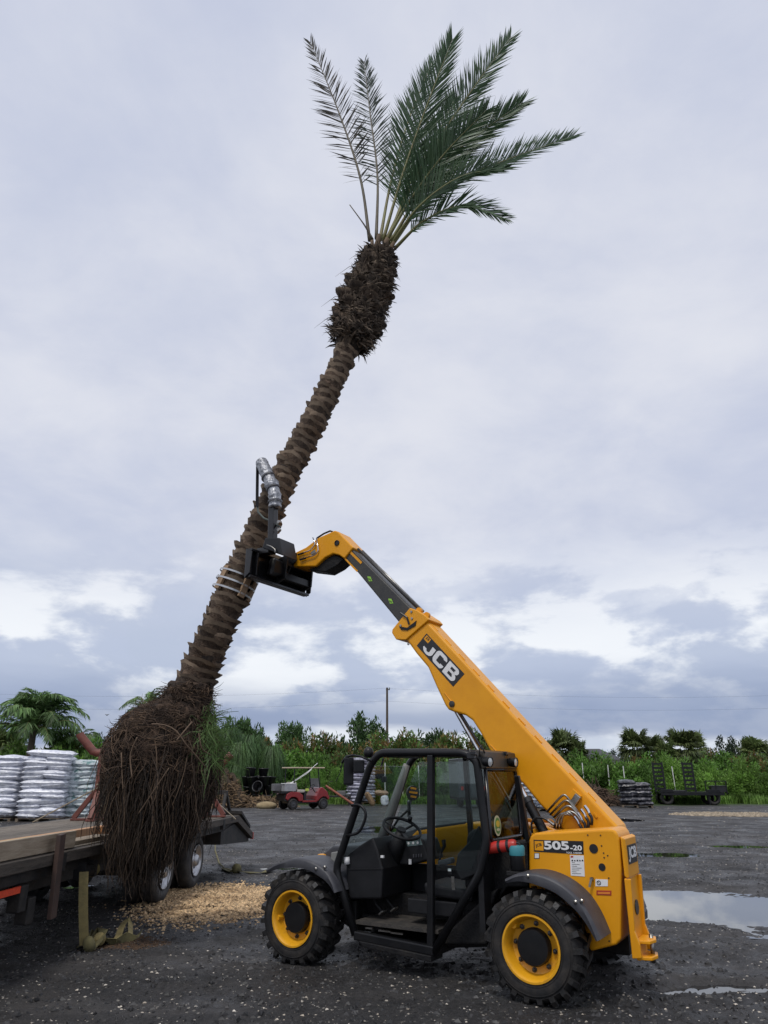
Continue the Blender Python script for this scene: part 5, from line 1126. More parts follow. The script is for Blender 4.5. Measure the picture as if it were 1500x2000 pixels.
for b_, a_, e_, lab, hh_ in ((b1, (.03, -.07, .50), (-.75, -.55, 0), 'beige tie-down webbing from cradle post toward the deck by the bags', .5), (b2, (.05, -.07, .38), (.50, .3, -.05), 'beige tie-down webbing from the tail cradle to the trailer edge', .4)):
    s0 = b_ + Vector(a_); s1 = b_ + Vector(e_); t_ = thing('tie_down', lab, 'strap', s1)
    M().bar(s0 - s1, Vector((0, 0, 0)), .012, .045, (0, 1, 0)).build('webbing', ROP, t_); M().tube([s0 - s1 + Vector((.08 * cos(k * pi / 6), .075 + .085 * sin(k * pi / 6) - .0, .004 * k)) for k in range(12)], .014, 6).build('loop', ROP, t_)
    M().tube([s0 - s1 + Vector((.05, 0, 0)), s0 - s1 + Vector((.085, -.01, -.15)), s0 - s1 + Vector((.05, -.02, -.38))], .014, 6).build('tail', ROP, t_)
# ================================================================== bags on pallets
def bag_mesh(seed, lx, ly, lz):
    r_ = np.random.RandomState(seed); nu, nv = 14, 10; m = M(); vs = []; fs = []
    ox, oy = r_.rand(2) * 50
    for sg in (1, -1):
        for j in range(nv + 1):
            for i in range(nu + 1):
                x = i / nu * 2 - 1; y = j / nv * 2 - 1; h = (max(0, 1 - x ** 4) * max(0, 1 - y ** 4)) ** .5
                wr_ = float(fbm(np.array([x * 2.2 + ox]), np.array([y * 2.2 + oy + sg * 9]), 3)[0])
                sq = 1 - .05 * (1 - h)
                vs.append((x * lx / 2 * (1 + .03 * wr_), y * ly / 2 * (1 + .05 * wr_), sg * lz / 2 * h * (1 + .55 * wr_) ))
    o1 = (nu + 1) * (nv + 1)
    for s_ in (0, 1):
        for j in range(nv):
            for i in range(nu):
                a = s_ * o1 + j * (nu + 1) + i; q = (a, a + 1, a + nu + 2, a + nu + 1); fs.append(q if s_ == 0 else q[::-1])
    m.add(vs, fs); me = m.mesh('bag', True, False)
    bm = bmesh.new(); bm.from_mesh(me); bmesh.ops.remove_doubles(bm, verts=bm.verts, dist=.002); bm.to_mesh(me); bm.free(); me.polygons.foreach_set('use_smooth', [True] * len(me.polygons))
    return me
def pallet(name, label, loc, rz, size, layers, lz, m_, group=None, seed=0, top=1.0, lean=0):
    t = thing(name, label, 'bag pallet', loc, rz, group); lx, ly = size; rg_ = random.Random(seed)
    p = M()
    for k in range(6): p.box((0, -ly / 2 + ly * (k + .5) / 6, .12), (lx, ly / 8, .022))
    for k in range(3): p.box((-lx / 2 + .06 + (lx - .12) * k / 2, 0, .055), (.09, ly, .105))
    p.build('pallet_base', mat('pallet wood', (.18, .14, .10), (.10, .08, .055), 5, .85), t)
    ms = []
    for o_ in (0, 1):
        for k in range(2):
            me = bag_mesh(seed * 7 + o_ * 2 + k, *( (lx / 2 * 1.08, ly * 1.04, lz * 1.5) if o_ == 0 else (lx * 1.04, ly / 2 * 1.08, lz * 1.5))); me.materials.append(m_); ms.append(me)
    z = .135
    for l in range(layers):
        for q in (-1, 1):
            o_ = l % 2; k = rg_.randrange(2)
            if l == layers - 1 and q == 1 and top < 1: continue
            o = obj('bag', ms[o_ * 2 + k], None, t, (q * lx / 4 if o_ == 0 else rg_.uniform(-.03, .03), q * ly / 4 if o_ == 1 else rg_.uniform(-.06, .06), z + lz / 2 + rg_.uniform(-.02, .03)), (rg_.uniform(-.06, .06), rg_.uniform(-.07, .07), rg_.uniform(-.08, .08) + (pi if rg_.random() < .5 else 0)))
        z += lz
    return t
SILV = mat('white bag film', (.78, .79, .83), (.50, .52, .60), 5, .35, rnd=.15, bump=.25, bscale=9)  # lilac-grey second tone paints shadow and smudges into the white film
TEALB = mat('white and teal bag film', (.55, .60, .62), (.10, .22, .21), 4, .35, rnd=.2, lo=.5, hi=.62, bump=.25, bscale=9)
DKB = mat('black bag film', (.03, .032, .04), (.22, .21, .23), 4, .28, rnd=.4, lo=.5, hi=.68, bump=.3, bscale=9)
MIXB = mat('grey lilac bag film', (.42, .42, .50), (.14, .13, .17), 4, .35, rnd=.3, lo=.45, hi=.6, bump=.25, bscale=9)
g1 = gnd(64, 1604)
pallet('bag_pallet', 'tall double stack of white bags at the green palm thicket', (g1.x + .35, g1.y, 0), .1, (1.55, 1.2), 14, .165, SILV, seed=1)
pallet('bag_pallet', 'tall white bag stack farthest from the roots behind the trailer', (g1.x - 1.45, g1.y + .1, 0), .05, (1.6, 1.2), 13, .165, SILV, seed=2)
pallet('bag_pallet', 'stack of white and teal bags behind the red cradle', (g1.x + 1.5, g1.y + .7, 0), -.1, (1.0, 1.2), 12, .165, TEALB, seed=3)
g2 = gnd(704, 1571); pallet('bag_pallet', 'tall stack of grey and lilac bags near the golf cart', (g2.x, g2.y, 0), .3, (1.5, 1.1), 14, .165, MIXB, seed=4)
g3 = gnd(1042, 1584); pallet('bag_pallet', 'stack of pale bags seen under the raised boom', (g3.x, g3.y, 0), .25, (1.5, 1.1), 14, .165, mat('pale blue bag film', (.48, .52, .58), (.12, .15, .17), 4, .35, rnd=.25, lo=.45, hi=.62), seed=5)
g4 = gnd(1243, 1577); pallet('bag_pallet', 'low stack of shiny black bags beside the ramp trailer', (g4.x, g4.y, 0), -.2, (1.55, 1.2), 7, .17, DKB, seed=6, top=.5)
g5 = gnd(742, 1574)
for k, (dx, dz, m_, lab) in enumerate(((-.35, 0, mat('tan sack', (.42, .25, .15), (.3, .18, .1), 5, .7), 'tan sack leaning at the foot of the grey bag stack'), (.25, 0, SILV, 'white sack standing beside the tan sack'), (.08, .48, mat('brown sack', (.36, .24, .16), (.28, .18, .12), 5, .7), 'brown sack lying on top of the white sack'))):
    me = bag_mesh(60 + k, *((.80, .55, .30), (.55, .75, .42), (.75, .60, .26))[k]); o = obj('sack', me, m_, None, (g5.x + dx - (.2 if k == 0 else 0), g5.y, (.36, .28, .66)[k]), (0, (1.0, 1.5, .05)[k], .1)); tag(o, lab, 'sack')
# ================================================================== golf cart
gc = gnd(590, 1581); cart = thing('golf_cart', 'red golf cart with tan roof and silver boxes behind', 'golf cart', (gc.x, gc.y + .35, 0), radians(33))
CR = mat('cart red', (.26, .018, .02), (.2, .015, .017), 6, .3, coat=.3)
wt_ = M().lathe([(.12, -.2), (.15, 0), (.22, .01), (.25, -.02), (.26, -.1), (.25, -.18), (.22, -.2)], (0, 0, 0), (0, -1, 0), 24).mesh('wheel', True); wrm = M().lathe([(.155, -.02), (.15, .012), (.12, -.01), (.05, .01), (.001, .02)], (0, 0, 0), (0, -1, 0), 16).mesh('rim', True)
for x in (-.82, .84):
    for y, fl in ((-.60, 0), (.60, 1)):
        o = obj('wheel', wt_, TYR, cart, (x, y, .26), (0, 0, pi if fl else 0)); obj('rim', wrm, mat('dark rim', (.08, .08, .085), None, 6, .4, .6), o)
M().box((0, 0, .33), (2.0, .9, .10)).build('chassis', INK, cart, bevel=.01)
def sidepoly(pts, name, m_, w=1.16, bev=.03): return M().prism([(x, -w / 2, z) for x, z in pts], (0, w, 0)).build(name, m_, cart, bevel=bev, seg=3)
sidepoly([(-1.22, .50), (-1.18, .72), (-.95, .84), (-.50, .80), (-.30, .66), (-.28, .40), (-.52, .38), (-.58, .50), (-.72, .58), (-.92, .58), (-1.06, .48), (-1.12, .42)], 'rear_body', CR)
sidepoly([(.42, .38), (.44, .62), (.62, .98), (.78, 1.02), (1.06, .80), (1.18, .55), (1.16, .42), (1.10, .44), (.98, .57), (.80, .58), (.66, .5), (.56, .38)], 'front_cowl', CR)
sidepoly([(-.32, .34), (.48, .34), (.48, .42), (-.32, .42)], 'rocker_panel', CR, 1.14, .01)
M().box((.08, 0, .43), (.75, 1.0, .03)).build('floor', INK, cart)
M().box((-.38, 0, .84), (.48, 1.0, .14)).build('seat', mat('cream vinyl', (.45, .42, .36)), cart, bevel=.04); M().box((-.66, 0, 1.08), (.10, 1.0, .36), Matrix.Rotation(radians(-12), 3, 'Y')).build('backrest', MATS['cream vinyl'], cart, bevel=.03)
M().box((-.15, 0, .62), (.12, 1.0, .42)).build('seat_skirt', INK, cart)
rf = M().box((-.05, 0, 1.93), (1.85, 1.18, .06)).build('roof', mat('tan roof', (.50, .40, .28), (.44, .35, .25)), cart, bevel=.025, seg=3)
for y in (-.5, .5):
    M().tube([(.66, y, .95), (.58, y, 1.5), (.52, y, 1.92)], .03, 6).build('roof_post', INK, cart); M().tube([(-.72, y, .84), (-.80, y, 1.4), (-.78, y, 1.92)], .03, 6).build('roof_post', INK, cart)
M().box((.64, 0, 1.22), (.02, 1.0, .42), Matrix.Rotation(radians(-8), 3, 'Y')).build('windscreen', mat('scuffed screen', (.30, .31, .33), (.38, .38, .4), 9, .3), cart)
ring = [Vector((.33, -.25, 1.02)) + Matrix.Rotation(radians(-50), 3, 'Y') @ Vector((.17 * cos(k * pi / 10), .17 * sin(k * pi / 10), 0)) for k in range(20)]
M().tube(ring, .015, 6, closed=True).build('steering_wheel', INK, cart); M().cyl((.33, -.25, 1.02), (.55, -.25, .75), .025, 8).build('steering_column', INK, cart)
SB = mat('dull silver box', (.42, .42, .43), (.32, .32, .34), 9, .4, .4)
M().box((-1.02, -.42, 1.02), (.62, .34, .34)).build('side_box', SB, cart, bevel=.012); M().box((-1.05, -.42, 1.20), (.64, .36, .03)).build('box_lid', WHT, cart, bevel=.006)
M().box((-1.30, .30, 1.02), (.5, .34, .32)).build('side_box', mat('dark silver box', (.16, .16, .17)), cart, bevel=.012); M().box((-1.15, 0, .80), (.6, 1.0, .10)).build('rear_rack', INK, cart)
M().box((-1.1, 0, .55), (.3, 1.0, .3)).build('rear_bumper', INK, cart, bevel=.01); M().box((-.06, -.52, .90), (.2, .05, .12)).build('side_bag', mat('lime cloth', (.5, .6, .1)), cart, bevel=.02)
M().tube([(-.95, -.2, 1.15), (-.1, -.62, 1.75), (.35, -.75, 2.15)], .018, 6).build('carried_pole', WHT, cart); M().tube([(-.95, -.3, 1.15), (-.2, -.66, 1.65), (.05, -.7, 1.85)], .018, 6).build('carried_pole', WHT, cart)
# ================================================================== ramp trailer on the right
rt_ = gnd(1352, 1572); rt = thing('ramp_trailer', 'black equipment trailer with two upright ladder ramps by the hedge', 'trailer', (rt_.x, rt_.y + .3, 0), radians(-8))
M().box((0, 0, .62), (3.3, 1.7, .12)).build('deck', BLK, rt, bevel=.01); M().box((0, -.86, .60), (3.4, .08, .18)).build('side_rail', BLK, rt, bevel=.01)
for x in (-1.35, 1.15):
    for y, fl in ((-.70, 0), (.70, 1)): o = obj('wheel', wt_, TYR, rt, (x, y - .06 * (1 - fl), .36), (0, 0, pi if fl else 0), (1.4, 1.2, 1.4))
M().prism([(-1.75, -.9, .62), (-1.65, -.9, .82), (-1.05, -.9, .82), (-.95, -.9, .62)], (0, .32, 0)).build('fender', BLK, rt, bevel=.01)
M().prism([(.75, -.9, .62), (.85, -.9, .82), (1.45, -.9, .82), (1.55, -.9, .62)], (0, .32, 0)).build('fender', BLK, rt, bevel=.01)
for x in (-1.55, .10):
    rp = M(); 
    for s_ in (-.26, .26): rp.bar((x + s_, -.2, .66), (x + s_, -.1, 2.28), .09)
    ro = rp.build('ladder_ramp', BLK, rt)
    for k in range(7): M().bar((x - .26, -.2 + .1 * (k + .5) / 7, .85 + 1.4 * k / 6.3), (x + .26, -.2 + .1 * (k + .5) / 7, .85 + 1.4 * k / 6.3), .10, .11).build('rung', BLK, ro)
g_ = M()
for x in (.75, 1.3, 1.85): g_.bar((x, -.86, .6), (x, -.86, 1.28), .05)
g_.bar((.75, -.86, 1.26), (1.85, -.86, 1.26), .05); g_.bar((.75, -.86, 1.0), (1.85, -.86, 1.0), .03); g_.build('guard_rail', BLK, rt)
M().box((1.45, -.6, .85), (.8, .5, .35)).build('tool_box', INK, rt, bevel=.02); M().bar((.9, -.75, .0), (.9, -.75, .6), .06).build('jack_leg', BLK, rt); M().box((-.6, 0, .72), (.8, .6, .1)).build('mat_roll', INK, rt, bevel=.03)
# dark box trailer seen through the cab glass
bt = gnd(905, 1578); bx = thing('box_trailer', 'dark enclosed trailer parked beyond the cab side window', 'trailer', (bt.x + .35, bt.y + .8, 0), .1)
M().box((0, 0, 1.45), (1.5, 2.6, 1.9)).build('box', mat('dark trailer side', (.045, .05, .055), (.07, .075, .08), 4, .4), bx, bevel=.04); M().box((0, 0, .45), (1.45, 2.6, .12)).build('frame', FRM, bx)
for x in (-.62, .62): obj('wheel', wt_, TYR, bx, (x, -.4, .36), (0, 0, pi / 2 * (1 if x > 0 else -1)), (1.4, 1.2, 1.4)); M().box((x * .9, -1.31, .95), (.12, .02, .18)).build('rear_lamp', REDM, bx)
# rusty pipe, debris heaps
pp_ = gnd(690, 1574); o = M().tube([(0, 0, .08), (-1.55, .25, 1.02)], .065, 10).build('rust_pipe', mat('rust red pipe', (.30, .10, .06), (.2, .07, .04), 6, .7), None, auto=40); o.location = pp_; tag(o, 'rust red pipe propped against the scrap beside the golf cart', 'pipe')
sc = thing('scrap_bench', 'dark low bench of scrap behind the rust red pipe', 'bench', gnd(658, 1573)); M().box((0, .4, .45), (1.5, .6, .08)).build('top', FRM, sc)
for x in (-.65, .65): M().box((x, .4, .2), (.1, .5, .42)).build('leg', FRM, sc)
M().box((.2, .4, .62), (.5, .4, .25)).build('crate', mat('grey crate', (.13, .13, .13)), sc, bevel=.02); M().tube([(-.6, .5, .5), (-.55, .5, 1.2), (-.3, .5, 1.25)], .02, 6).build('bent_tube', FRM, sc)
def heap(name, label, c, rx, ry, h, n, m1, seed, ln):
    rg_ = random.Random(seed); t = thing(name, label, 'heap', c); b = M(); vs = []; fs = []; k1, k2 = 24, 8
    for j in range(k2 + 1):
        for i in range(k1):
            a = 2 * pi * i / k1; q = j / k2; z = h * (1 - q ** 1.6) + .12 * h * rg_.gauss(0, 1) * (0 < j < k2); vs.append((cos(a) * rx * q * (1 + .1 * rg_.gauss(0, 1)), sin(a) * ry * q, max(0, z) if j < k2 else -.03))
    for j in range(k2):
        for i in range(k1): fs.append((j * k1 + i, j * k1 + (i + 1) % k1, (j + 1) * k1 + (i + 1) % k1, (j + 1) * k1 + i))
    b.add(vs, fs).build('core', m1[0], t, smooth=True); s_ = M()
    for i in range(n):
        q = sqrt(rg_.random()); a = rg_.uniform(0, 6.283); p = Vector((cos(a) * rx * q, sin(a) * ry * q, h * (1 - q ** 1.6) + .03)); d = Vector((rg_.gauss(0, 1), rg_.gauss(0, 1), rg_.gauss(-.1, .35))).normalized() * ln * rg_.uniform(.4, 1.3); w = Vector((-d.y, d.x, 0)).normalized() * rg_.uniform(.012, .035)
        pa_ = p - d / 2; pb_ = p + d / 2; pa_.z = max(.0, pa_.z); pb_.z = max(.0, pb_.z); s_.add([pa_ - w, pa_ + w, pb_ + w * .6, pb_ - w * .6, (pa_ + pb_) / 2 + Vector((0, 0, .06))], [(0, 1, 4), (1, 2, 4), (2, 3, 4), (3, 0, 4)])
    o = s_.build('dead_stems', m1[1], t, fix=False); o['kind'] = 'stuff'
ST1 = mat('dead fronds', (.20, .135, .075), (.10, .065, .036), 3, .9, island=.55); ST0 = mat('heap core', (.035, .024, .016), (.07, .05, .03), 6, .95)
h1 = gnd(424, 1577); heap('debris_heap', 'tall heap of dead brown palm trimmings beside the root ball', (h1.x, h1.y, 0), 1.7, 1.4, 1.75, 800, (ST0, ST1), 1, .7)
h2 = gnd(505, 1577); heap('debris_heap', 'low spread of dead brown stems left of the golf cart', (h2.x, h2.y + .4, 0), 1.9, 1.1, .42, 420, (ST0, ST1), 2, .8)
h3 = gnd(1160, 1574); heap('log_heap', 'low heap of brown boards and logs left of the black bags', (h3.x, h3.y, 0), 1.5, 1.0, .95, 250, (ST0, mat('old boards', (.12, .075, .05), (.06, .04, .03), 3, .9, island=.5)), 3, 1.3)
rg_ = random.Random(8)
pot_me = M().lathe([(.22, 0), (.30, .45), (.32, .46), (.32, .50), (.28, .50), (.26, .42), (.2, .05), (.001, .05)], (0, 0, 0), (0, 0, 1), 18, True).mesh('nursery_pot', True)
for i, (x, y, z) in enumerate([(478, 1553, 0), (489, 1553, 0), (501, 1553, 0), (513, 1553, 0), (524, 1554, 0), (484, 1552, .5), (508, 1552, .5), (520, 1552, .5), (495, 1552, .5), (480, 1552, 1.0), (492, 1552, 1.0), (503, 1552, 1.0), (515, 1552, 1.0), (526, 1552, 1.0), (486, 1552, 1.45), (512, 1552, 1.45)]):
    p = at(x, 1553, 44.2 + (i % 2) * .4); o = obj('nursery_pot', pot_me, INK, None, (p.x, p.y, z), (.0 if i != 6 else 1.2, .1 * (i % 3), i), (1.0, 1.0, 1.0)); 
    if i == 6: o.location.z = .8
    tag(o, 'black nursery pot standing behind the dead brown stems' if z == 0 else 'black nursery pot stacked on other pots behind the dead stems', 'pot', 'nursery pots on the ground' if z == 0 else 'nursery pots stacked on top')
rk = gnd(520, 1580); o = M().lathe([(.25, .0), (.34, .12), (.30, .3), (.15, .42), (.01, .44)], (0, 0, 0), (0, 0, 1), 10, True).build('stump', mat('pale stump', (.36, .28, .16), (.24, .18, .1), 5, .9, bump=.6, bscale=12), None, smooth=True); o.location = rk; o.scale = (1.6, 1, .8); tag(o, 'pale tan stump lying left of the golf cart', 'stump')
# ================================================================== vegetation behind the yard
def leafmat(n, a, b, isl=.55, rnd=.38, tr=.36): return mat(n, a, b, 1.2, .5, island=isl, rnd=rnd, trans=tr, lo=.38, hi=.66, spec=.35)
LV = {'shrub': leafmat('shrub leaf', (.085, .185, .030), (.145, .265, .055)), 'dark': leafmat('dark leaf', (.042, .085, .028), (.075, .13, .045)), 'lime': leafmat('lime leaf', (.13, .25, .04), (.20, .33, .07)),
      'pepper': leafmat('green leaf', (.065, .125, .028), (.12, .19, .05)), 'rust': leafmat('rusty seed heads', (.26, .15, .055), (.17, .13, .05)), 'fan': leafmat('fan leaf', (.085, .13, .04), (.15, .175, .065)),
      'dead': leafmat('dead skirt', (.16, .11, .065), (.09, .062, .04), tr=.1), 'willow': leafmat('drooping leaf', (.085, .17, .06), (.14, .225, .085)), 'far': leafmat('far foliage', (.03, .05, .03), (.05, .07, .04)),
      'queen': leafmat('feather leaf', (.11, .20, .065), (.17, .27, .105)), 'grass': leafmat('grass blade', (.12, .23, .04), (.18, .28, .07))}
TRK = mat('tree bark', (.07, .055, .042), (.11, .09, .07), 7, .9, bump=.5, bscale=25)
def leaves(rs_, C, R_, n, size, elong=2.0, up=.25, tri=False):
    """n leaf blades spread round clump centres C with radii R_; each a folded rhombus"""
    k = rs_.randint(0, len(C), n); d = rs_.randn(n, 3); d /= np.linalg.norm(d, axis=1)[:, None]; r = R_[k] * (rs_.rand(n) ** .45)
    P = C[k] + d * r[:, None]; ax = d * .6 + rs_.randn(n, 3) * .6; ax[:, 2] += up; ax /= np.linalg.norm(ax, axis=1)[:, None]
    s = np.cross(ax, rs_.randn(n, 3) * .55 + np.array([0, 0, 1.0])); s /= np.linalg.norm(s, axis=1)[:, None] + 1e-9; nn = np.cross(ax, s)
    L_ = size * (.6 + .8 * rs_.rand(n)); Wd = L_ / elong
    V = np.stack([P, P + ax * (L_ * .45)[:, None] + s * (Wd * .5)[:, None] + nn * (L_ * .08)[:, None], P + ax * L_[:, None], P + ax * (L_ * .45)[:, None] - s * (Wd * .5)[:, None] + nn * (L_ * .08)[:, None]], 1)
    F_ = np.arange(n * 4).reshape(n, 4); return V.reshape(-1, 3), F_
def npmesh(name, V, F_, m_):
    me = bpy.data.meshes.new(name); me.from_pydata(V.tolist(), [], F_.tolist()); me.materials.append(m_); return me
def shrub_meshes(seed, n, size, m_, rust=None, clumps=26, elong=2.0, shape=1.0, crownlow=.0):
    rs_ = np.random.RandomState(seed); C = []; R_ = []
    while len(C) < clumps:
        p = rs_.rand(3) * 2 - 1
        if (p ** 2).sum() > 1: continue
        z = crownlow + (1 - crownlow) * (.5 + .5 * p[2]); C.append((p[0] * .42 * (1 - .3 * abs(p[2])) , p[1] * .42, z * .88)); R_.append(.10 + .11 * rs_.rand())
    C = np.array(C); R_ = np.array(R_); V, F_ = leaves(rs_, C, R_, n, size, elong); V[:, 2] = np.abs(V[:, 2])
    out = {'foliage': npmesh('foliage', V, F_, m_)}
    st = M()
    for i in range(7):
        c = C[rs_.randint(len(C))]; st.tube([(rs_.randn() * .02, rs_.randn() * .02, -.02), (c[0] * .5, c[1] * .5, c[2] * .5), tuple(c)], [.018, .011, .004], 5)
    out['stems'] = st.mesh('stems', True); out['stems'].materials.append(TRK)
    if rust:
        top = C[C[:, 2] > .55]; T_ = top + np.array([0, 0, .07]); V, F_ = leaves(rs_, T_, np.full(len(T_), .085), n // 6, size * .8, 3, .8); out['seed_heads'] = npmesh('seed_heads', V, F_, LV[rust])
    return out
def tree_meshes(seed, n, size, m_):
    rs_ = np.random.RandomState(seed); tr_ = M(); C = []; R_ = []
    tr_.tube([(0, 0, -.02), (.01, 0, .2), (-.01, .01, .42), (0, 0, .6)], [.035, .027, .022, .012], 7)
    for i in range(13):
        a = rs_.rand() * 6.28; z0 = .25 + .3 * rs_.rand(); r = .18 + .24 * rs_.rand(); z1 = .45 + .42 * rs_.rand() * (1 - r); e_ = (cos(a) * r, sin(a) * r, z1); tr_.tube([(0, 0, z0), (e_[0] * .5, e_[1] * .5, (z0 + z1) / 2 + .02), e_], [.014, .009, .004], 5)
        for k in range(3): C.append((e_[0] + .07 * rs_.randn(), e_[1] + .07 * rs_.randn(), e_[2] + .06 * rs_.randn())); R_.append(.07 + .075 * rs_.rand())
    for k in range(8): C.append((.12 * rs_.randn(), .12 * rs_.randn(), .72 + .16 * rs_.rand())); R_.append(.09)
    V, F_ = leaves(rs_, np.array(C), np.array(R_), n, size, 1.9); tm = tr_.mesh('trunk', True); tm.materials.append(TRK)
    return {'trunk': tm, 'crown': npmesh('crown', V, F_, m_)}
def fan_palm(seed):
    rs_ = np.random.RandomState(seed); V = []; F_ = []; D = []; DF = []; tr_ = M(); tr_.tube([(0, 0, -.02), (.01, 0, .3), (0, 0, .64)], [.05, .04, .045], 8)
    def leaf(c, d, s, tgt, tf, droop):
        d = d / np.linalg.norm(d); sd_ = np.cross(d, [0, 0, 1.0]); sd_ /= np.linalg.norm(sd_) + 1e-6; up = np.cross(sd_, d)
        for k in range(15):
            a = radians(-75 + 150 * k / 14 + rs_.randn() * 3); dd = d * cos(a) + sd_ * sin(a) + up * .12; l = s * (1 - .3 * abs(a / 1.3)); p1 = c + dd * l * .6; p2 = c + dd * l; p2[2] -= droop * l * (.4 + .5 * rs_.rand()); w = np.cross(dd, up) * .016
            o = len(tgt); tgt.extend([c, p1 + w, p2, p1 - w]); tf.append((o, o + 1, o + 2, o + 3))
    for i in range(64):
        a = rs_.rand() * 6.28; el = -.6 + 1.75 * rs_.rand(); r = .08 + .14 * rs_.rand(); d = np.array([cos(a) * cos(el), sin(a) * cos(el), sin(el)]); c = np.array([0, 0, .68]) + d * r * np.array([1, 1, .75]); leaf(c, d + np.array([0, 0, -.1]), .29, V, F_, .4)
    for i in range(26):
        a = rs_.rand() * 6.28; d = np.array([cos(a) * .5, sin(a) * .5, -.9]); c = np.array([0, 0, .66]) + d * (.08 + .16 * rs_.rand()); leaf(c, d, .2, D, DF, .1)
    tm = tr_.mesh('trunk', True); tm.materials.append(TRK)
    return {'trunk': tm, 'crown': npmesh('crown', np.array(V), np.array(F_), LV['fan']), 'dead_skirt': npmesh('dead_skirt', np.array(D), np.array(DF), LV['dead'])}
def weeping(seed, n=1500):
    rs_ = np.random.RandomState(seed); V = []; F_ = []
    for i in range(n):
        a = rs_.rand() * 6.28; r = .12 * rs_.rand(); z = .15 + .75 * rs_.rand() ** .7; c = np.array([cos(a) * r, sin(a) * r, z]); o = np.array([cos(a), sin(a), 0]); l = .16 + .26 * rs_.rand(); w = np.array([-sin(a), cos(a), 0]) * .005
        p1 = c + o * l * .45 + [0, 0, l * .25]; p2 = c + o * l * .85 - [0, 0, l * .15]; p3 = c + o * l - [0, 0, l * .75]; k = len(V)
        V += [c - w, c + w, p1 + w, p1 - w, p2 + w * .8, p2 - w * .8, p3]; F_ += [(k, k + 1, k + 2, k + 3), (k + 3, k + 2, k + 4, k + 5), (k + 5, k + 4, k + 6)]
    me = bpy.data.meshes.new('foliage'); me.from_pydata([tuple(v) for v in V], [], F_); me.materials.append(LV['willow']); st = M()
    for i in range(9): st.tube([(rs_.randn() * .03, rs_.randn() * .03, -.02), (rs_.randn() * .06, rs_.randn() * .06, .8)], .008, 4)
    sm = st.mesh('canes'); sm.materials.append(TRK); return {'foliage': me, 'canes': sm}
def grass_tuft(seed, n=260):
    rs_ = np.random.RandomState(seed); V = []; F_ = []
    for i in range(n):
        x, y = rs_.uniform(-.5, .5, 2); a = rs_.rand() * 6.28; l = (.4 + .6 * rs_.rand()); o = np.array([cos(a), sin(a), 0]) * .22 * l; w = np.array([-sin(a), cos(a), 0]) * .02; c = np.array([x, y, -.02]); p1 = c + o * .4 + [0, 0, l * .6]; p2 = c + o * 1.2 + [0, 0, l]
        k = len(V); V += [c - w, c + w, p1 + w * .7, p1 - w * .7, p2]; F_ += [(k, k + 1, k + 2, k + 3), (k + 3, k + 2, k + 4)]
    me = bpy.data.meshes.new('blades'); me.from_pydata([tuple(v) for v in V], [], F_); me.materials.append(LV['grass']); return {'blades': me}
KIND = {'shrub': [shrub_meshes(s, 2600, .085, LV['shrub']) for s in (1, 2, 3)], 'lime': [shrub_meshes(s, 2600, .075, LV['lime'], elong=2.6) for s in (4, 5)], 'pepper': [shrub_meshes(s, 2800, .075, LV['pepper'], 'rust') for s in (6, 7, 8)],
        'dark': [tree_meshes(s, 3000, .055, LV['dark']) for s in (11, 12, 13)], 'far': [tree_meshes(s, 1800, .06, LV['far']) for s in (14, 15)], 'fan': [fan_palm(s) for s in (21, 22, 23)], 'willow': [weeping(s) for s in (31, 32)], 'grass': [grass_tuft(s) for s in (41, 42)],
        'sapling': [shrub_meshes(s, 900, .07, LV['shrub'], clumps=16, elong=3.2, crownlow=.15) for s in (51, 52)]}
INFO = {'shrub': ('leafy_shrub', 'leafy mid-green shrub in the hedge at the edge of the yard', 'shrub', 'mid-green hedge shrubs'), 'lime': ('lime_shrub', 'bright lime-green feathery shrub along the edge of the yard', 'shrub', 'lime-green shrubs'),
        'pepper': ('seeding_shrub', 'dark green shrub topped with rusty seed heads behind the hedge', 'shrub', 'rust-topped shrubs'), 'dark': ('broadleaf_tree', 'dark green rounded tree rising above the hedge', 'tree', 'dark trees above the hedge'),
        'far': ('distant_tree', 'small hazy dark tree on the far skyline', 'tree', 'distant skyline trees'), 'fan': ('fan_palm', 'fan-leaved palm with a brown dead skirt behind the hedge', 'palm', 'fan palms behind the hedge'),
        'willow': ('weeping_bamboo', 'drooping fine-leaved bamboo clump beside the brown debris heap', 'bamboo', 'weeping bamboo clumps'), 'grass': ('grass_tuft', 'tuft of long green grass at the foot of the hedge', 'grass', 'grass tufts at the hedge foot'),
        'sapling': ('sapling', 'thin young sapling growing in front of the hedge', 'sapling', 'young saplings')}
rv_ = random.Random(77)
def plant(kind, px, ytop, wpx, Yd, z0=0.0):
    top = at(px, ytop, Yd); wid = (at(px + wpx / 2, ytop, Yd) - at(px - wpx / 2, ytop, Yd)).length; hgt = top.z - z0
    nm, lab, cat, grp = INFO[kind]; ks = KIND[kind]; pr = ks[rv_.randrange(len(ks))]
    t = thing(nm, lab, cat, (top.x, Yd, z0), rv_.uniform(0, 6.28), grp)
    sw_ = wid * (1.12 if kind != 'fan' else 1.15)
    for n_, me in pr.items():
        o_ = obj(n_, me, None, t, None, None, (sw_, sw_, hgt * 1.03))
        if n_ == 'seed_heads': o_['kind'] = 'stuff'
    return t
V_ = []
# far skyline
for x, y, w in ((188, 1429, 62), (224, 1432, 46), (20, 1440, 90), (1415, 1436, 70), (1455, 1440, 60), (1372, 1458, 60), (1180, 1468, 50), (1210, 1462, 50), (640, 1440, 60), (560, 1436, 80), (770, 1440, 70), (1490, 1446, 60), (260, 1440, 60)): V_.append(('far', x, y, w, 95))
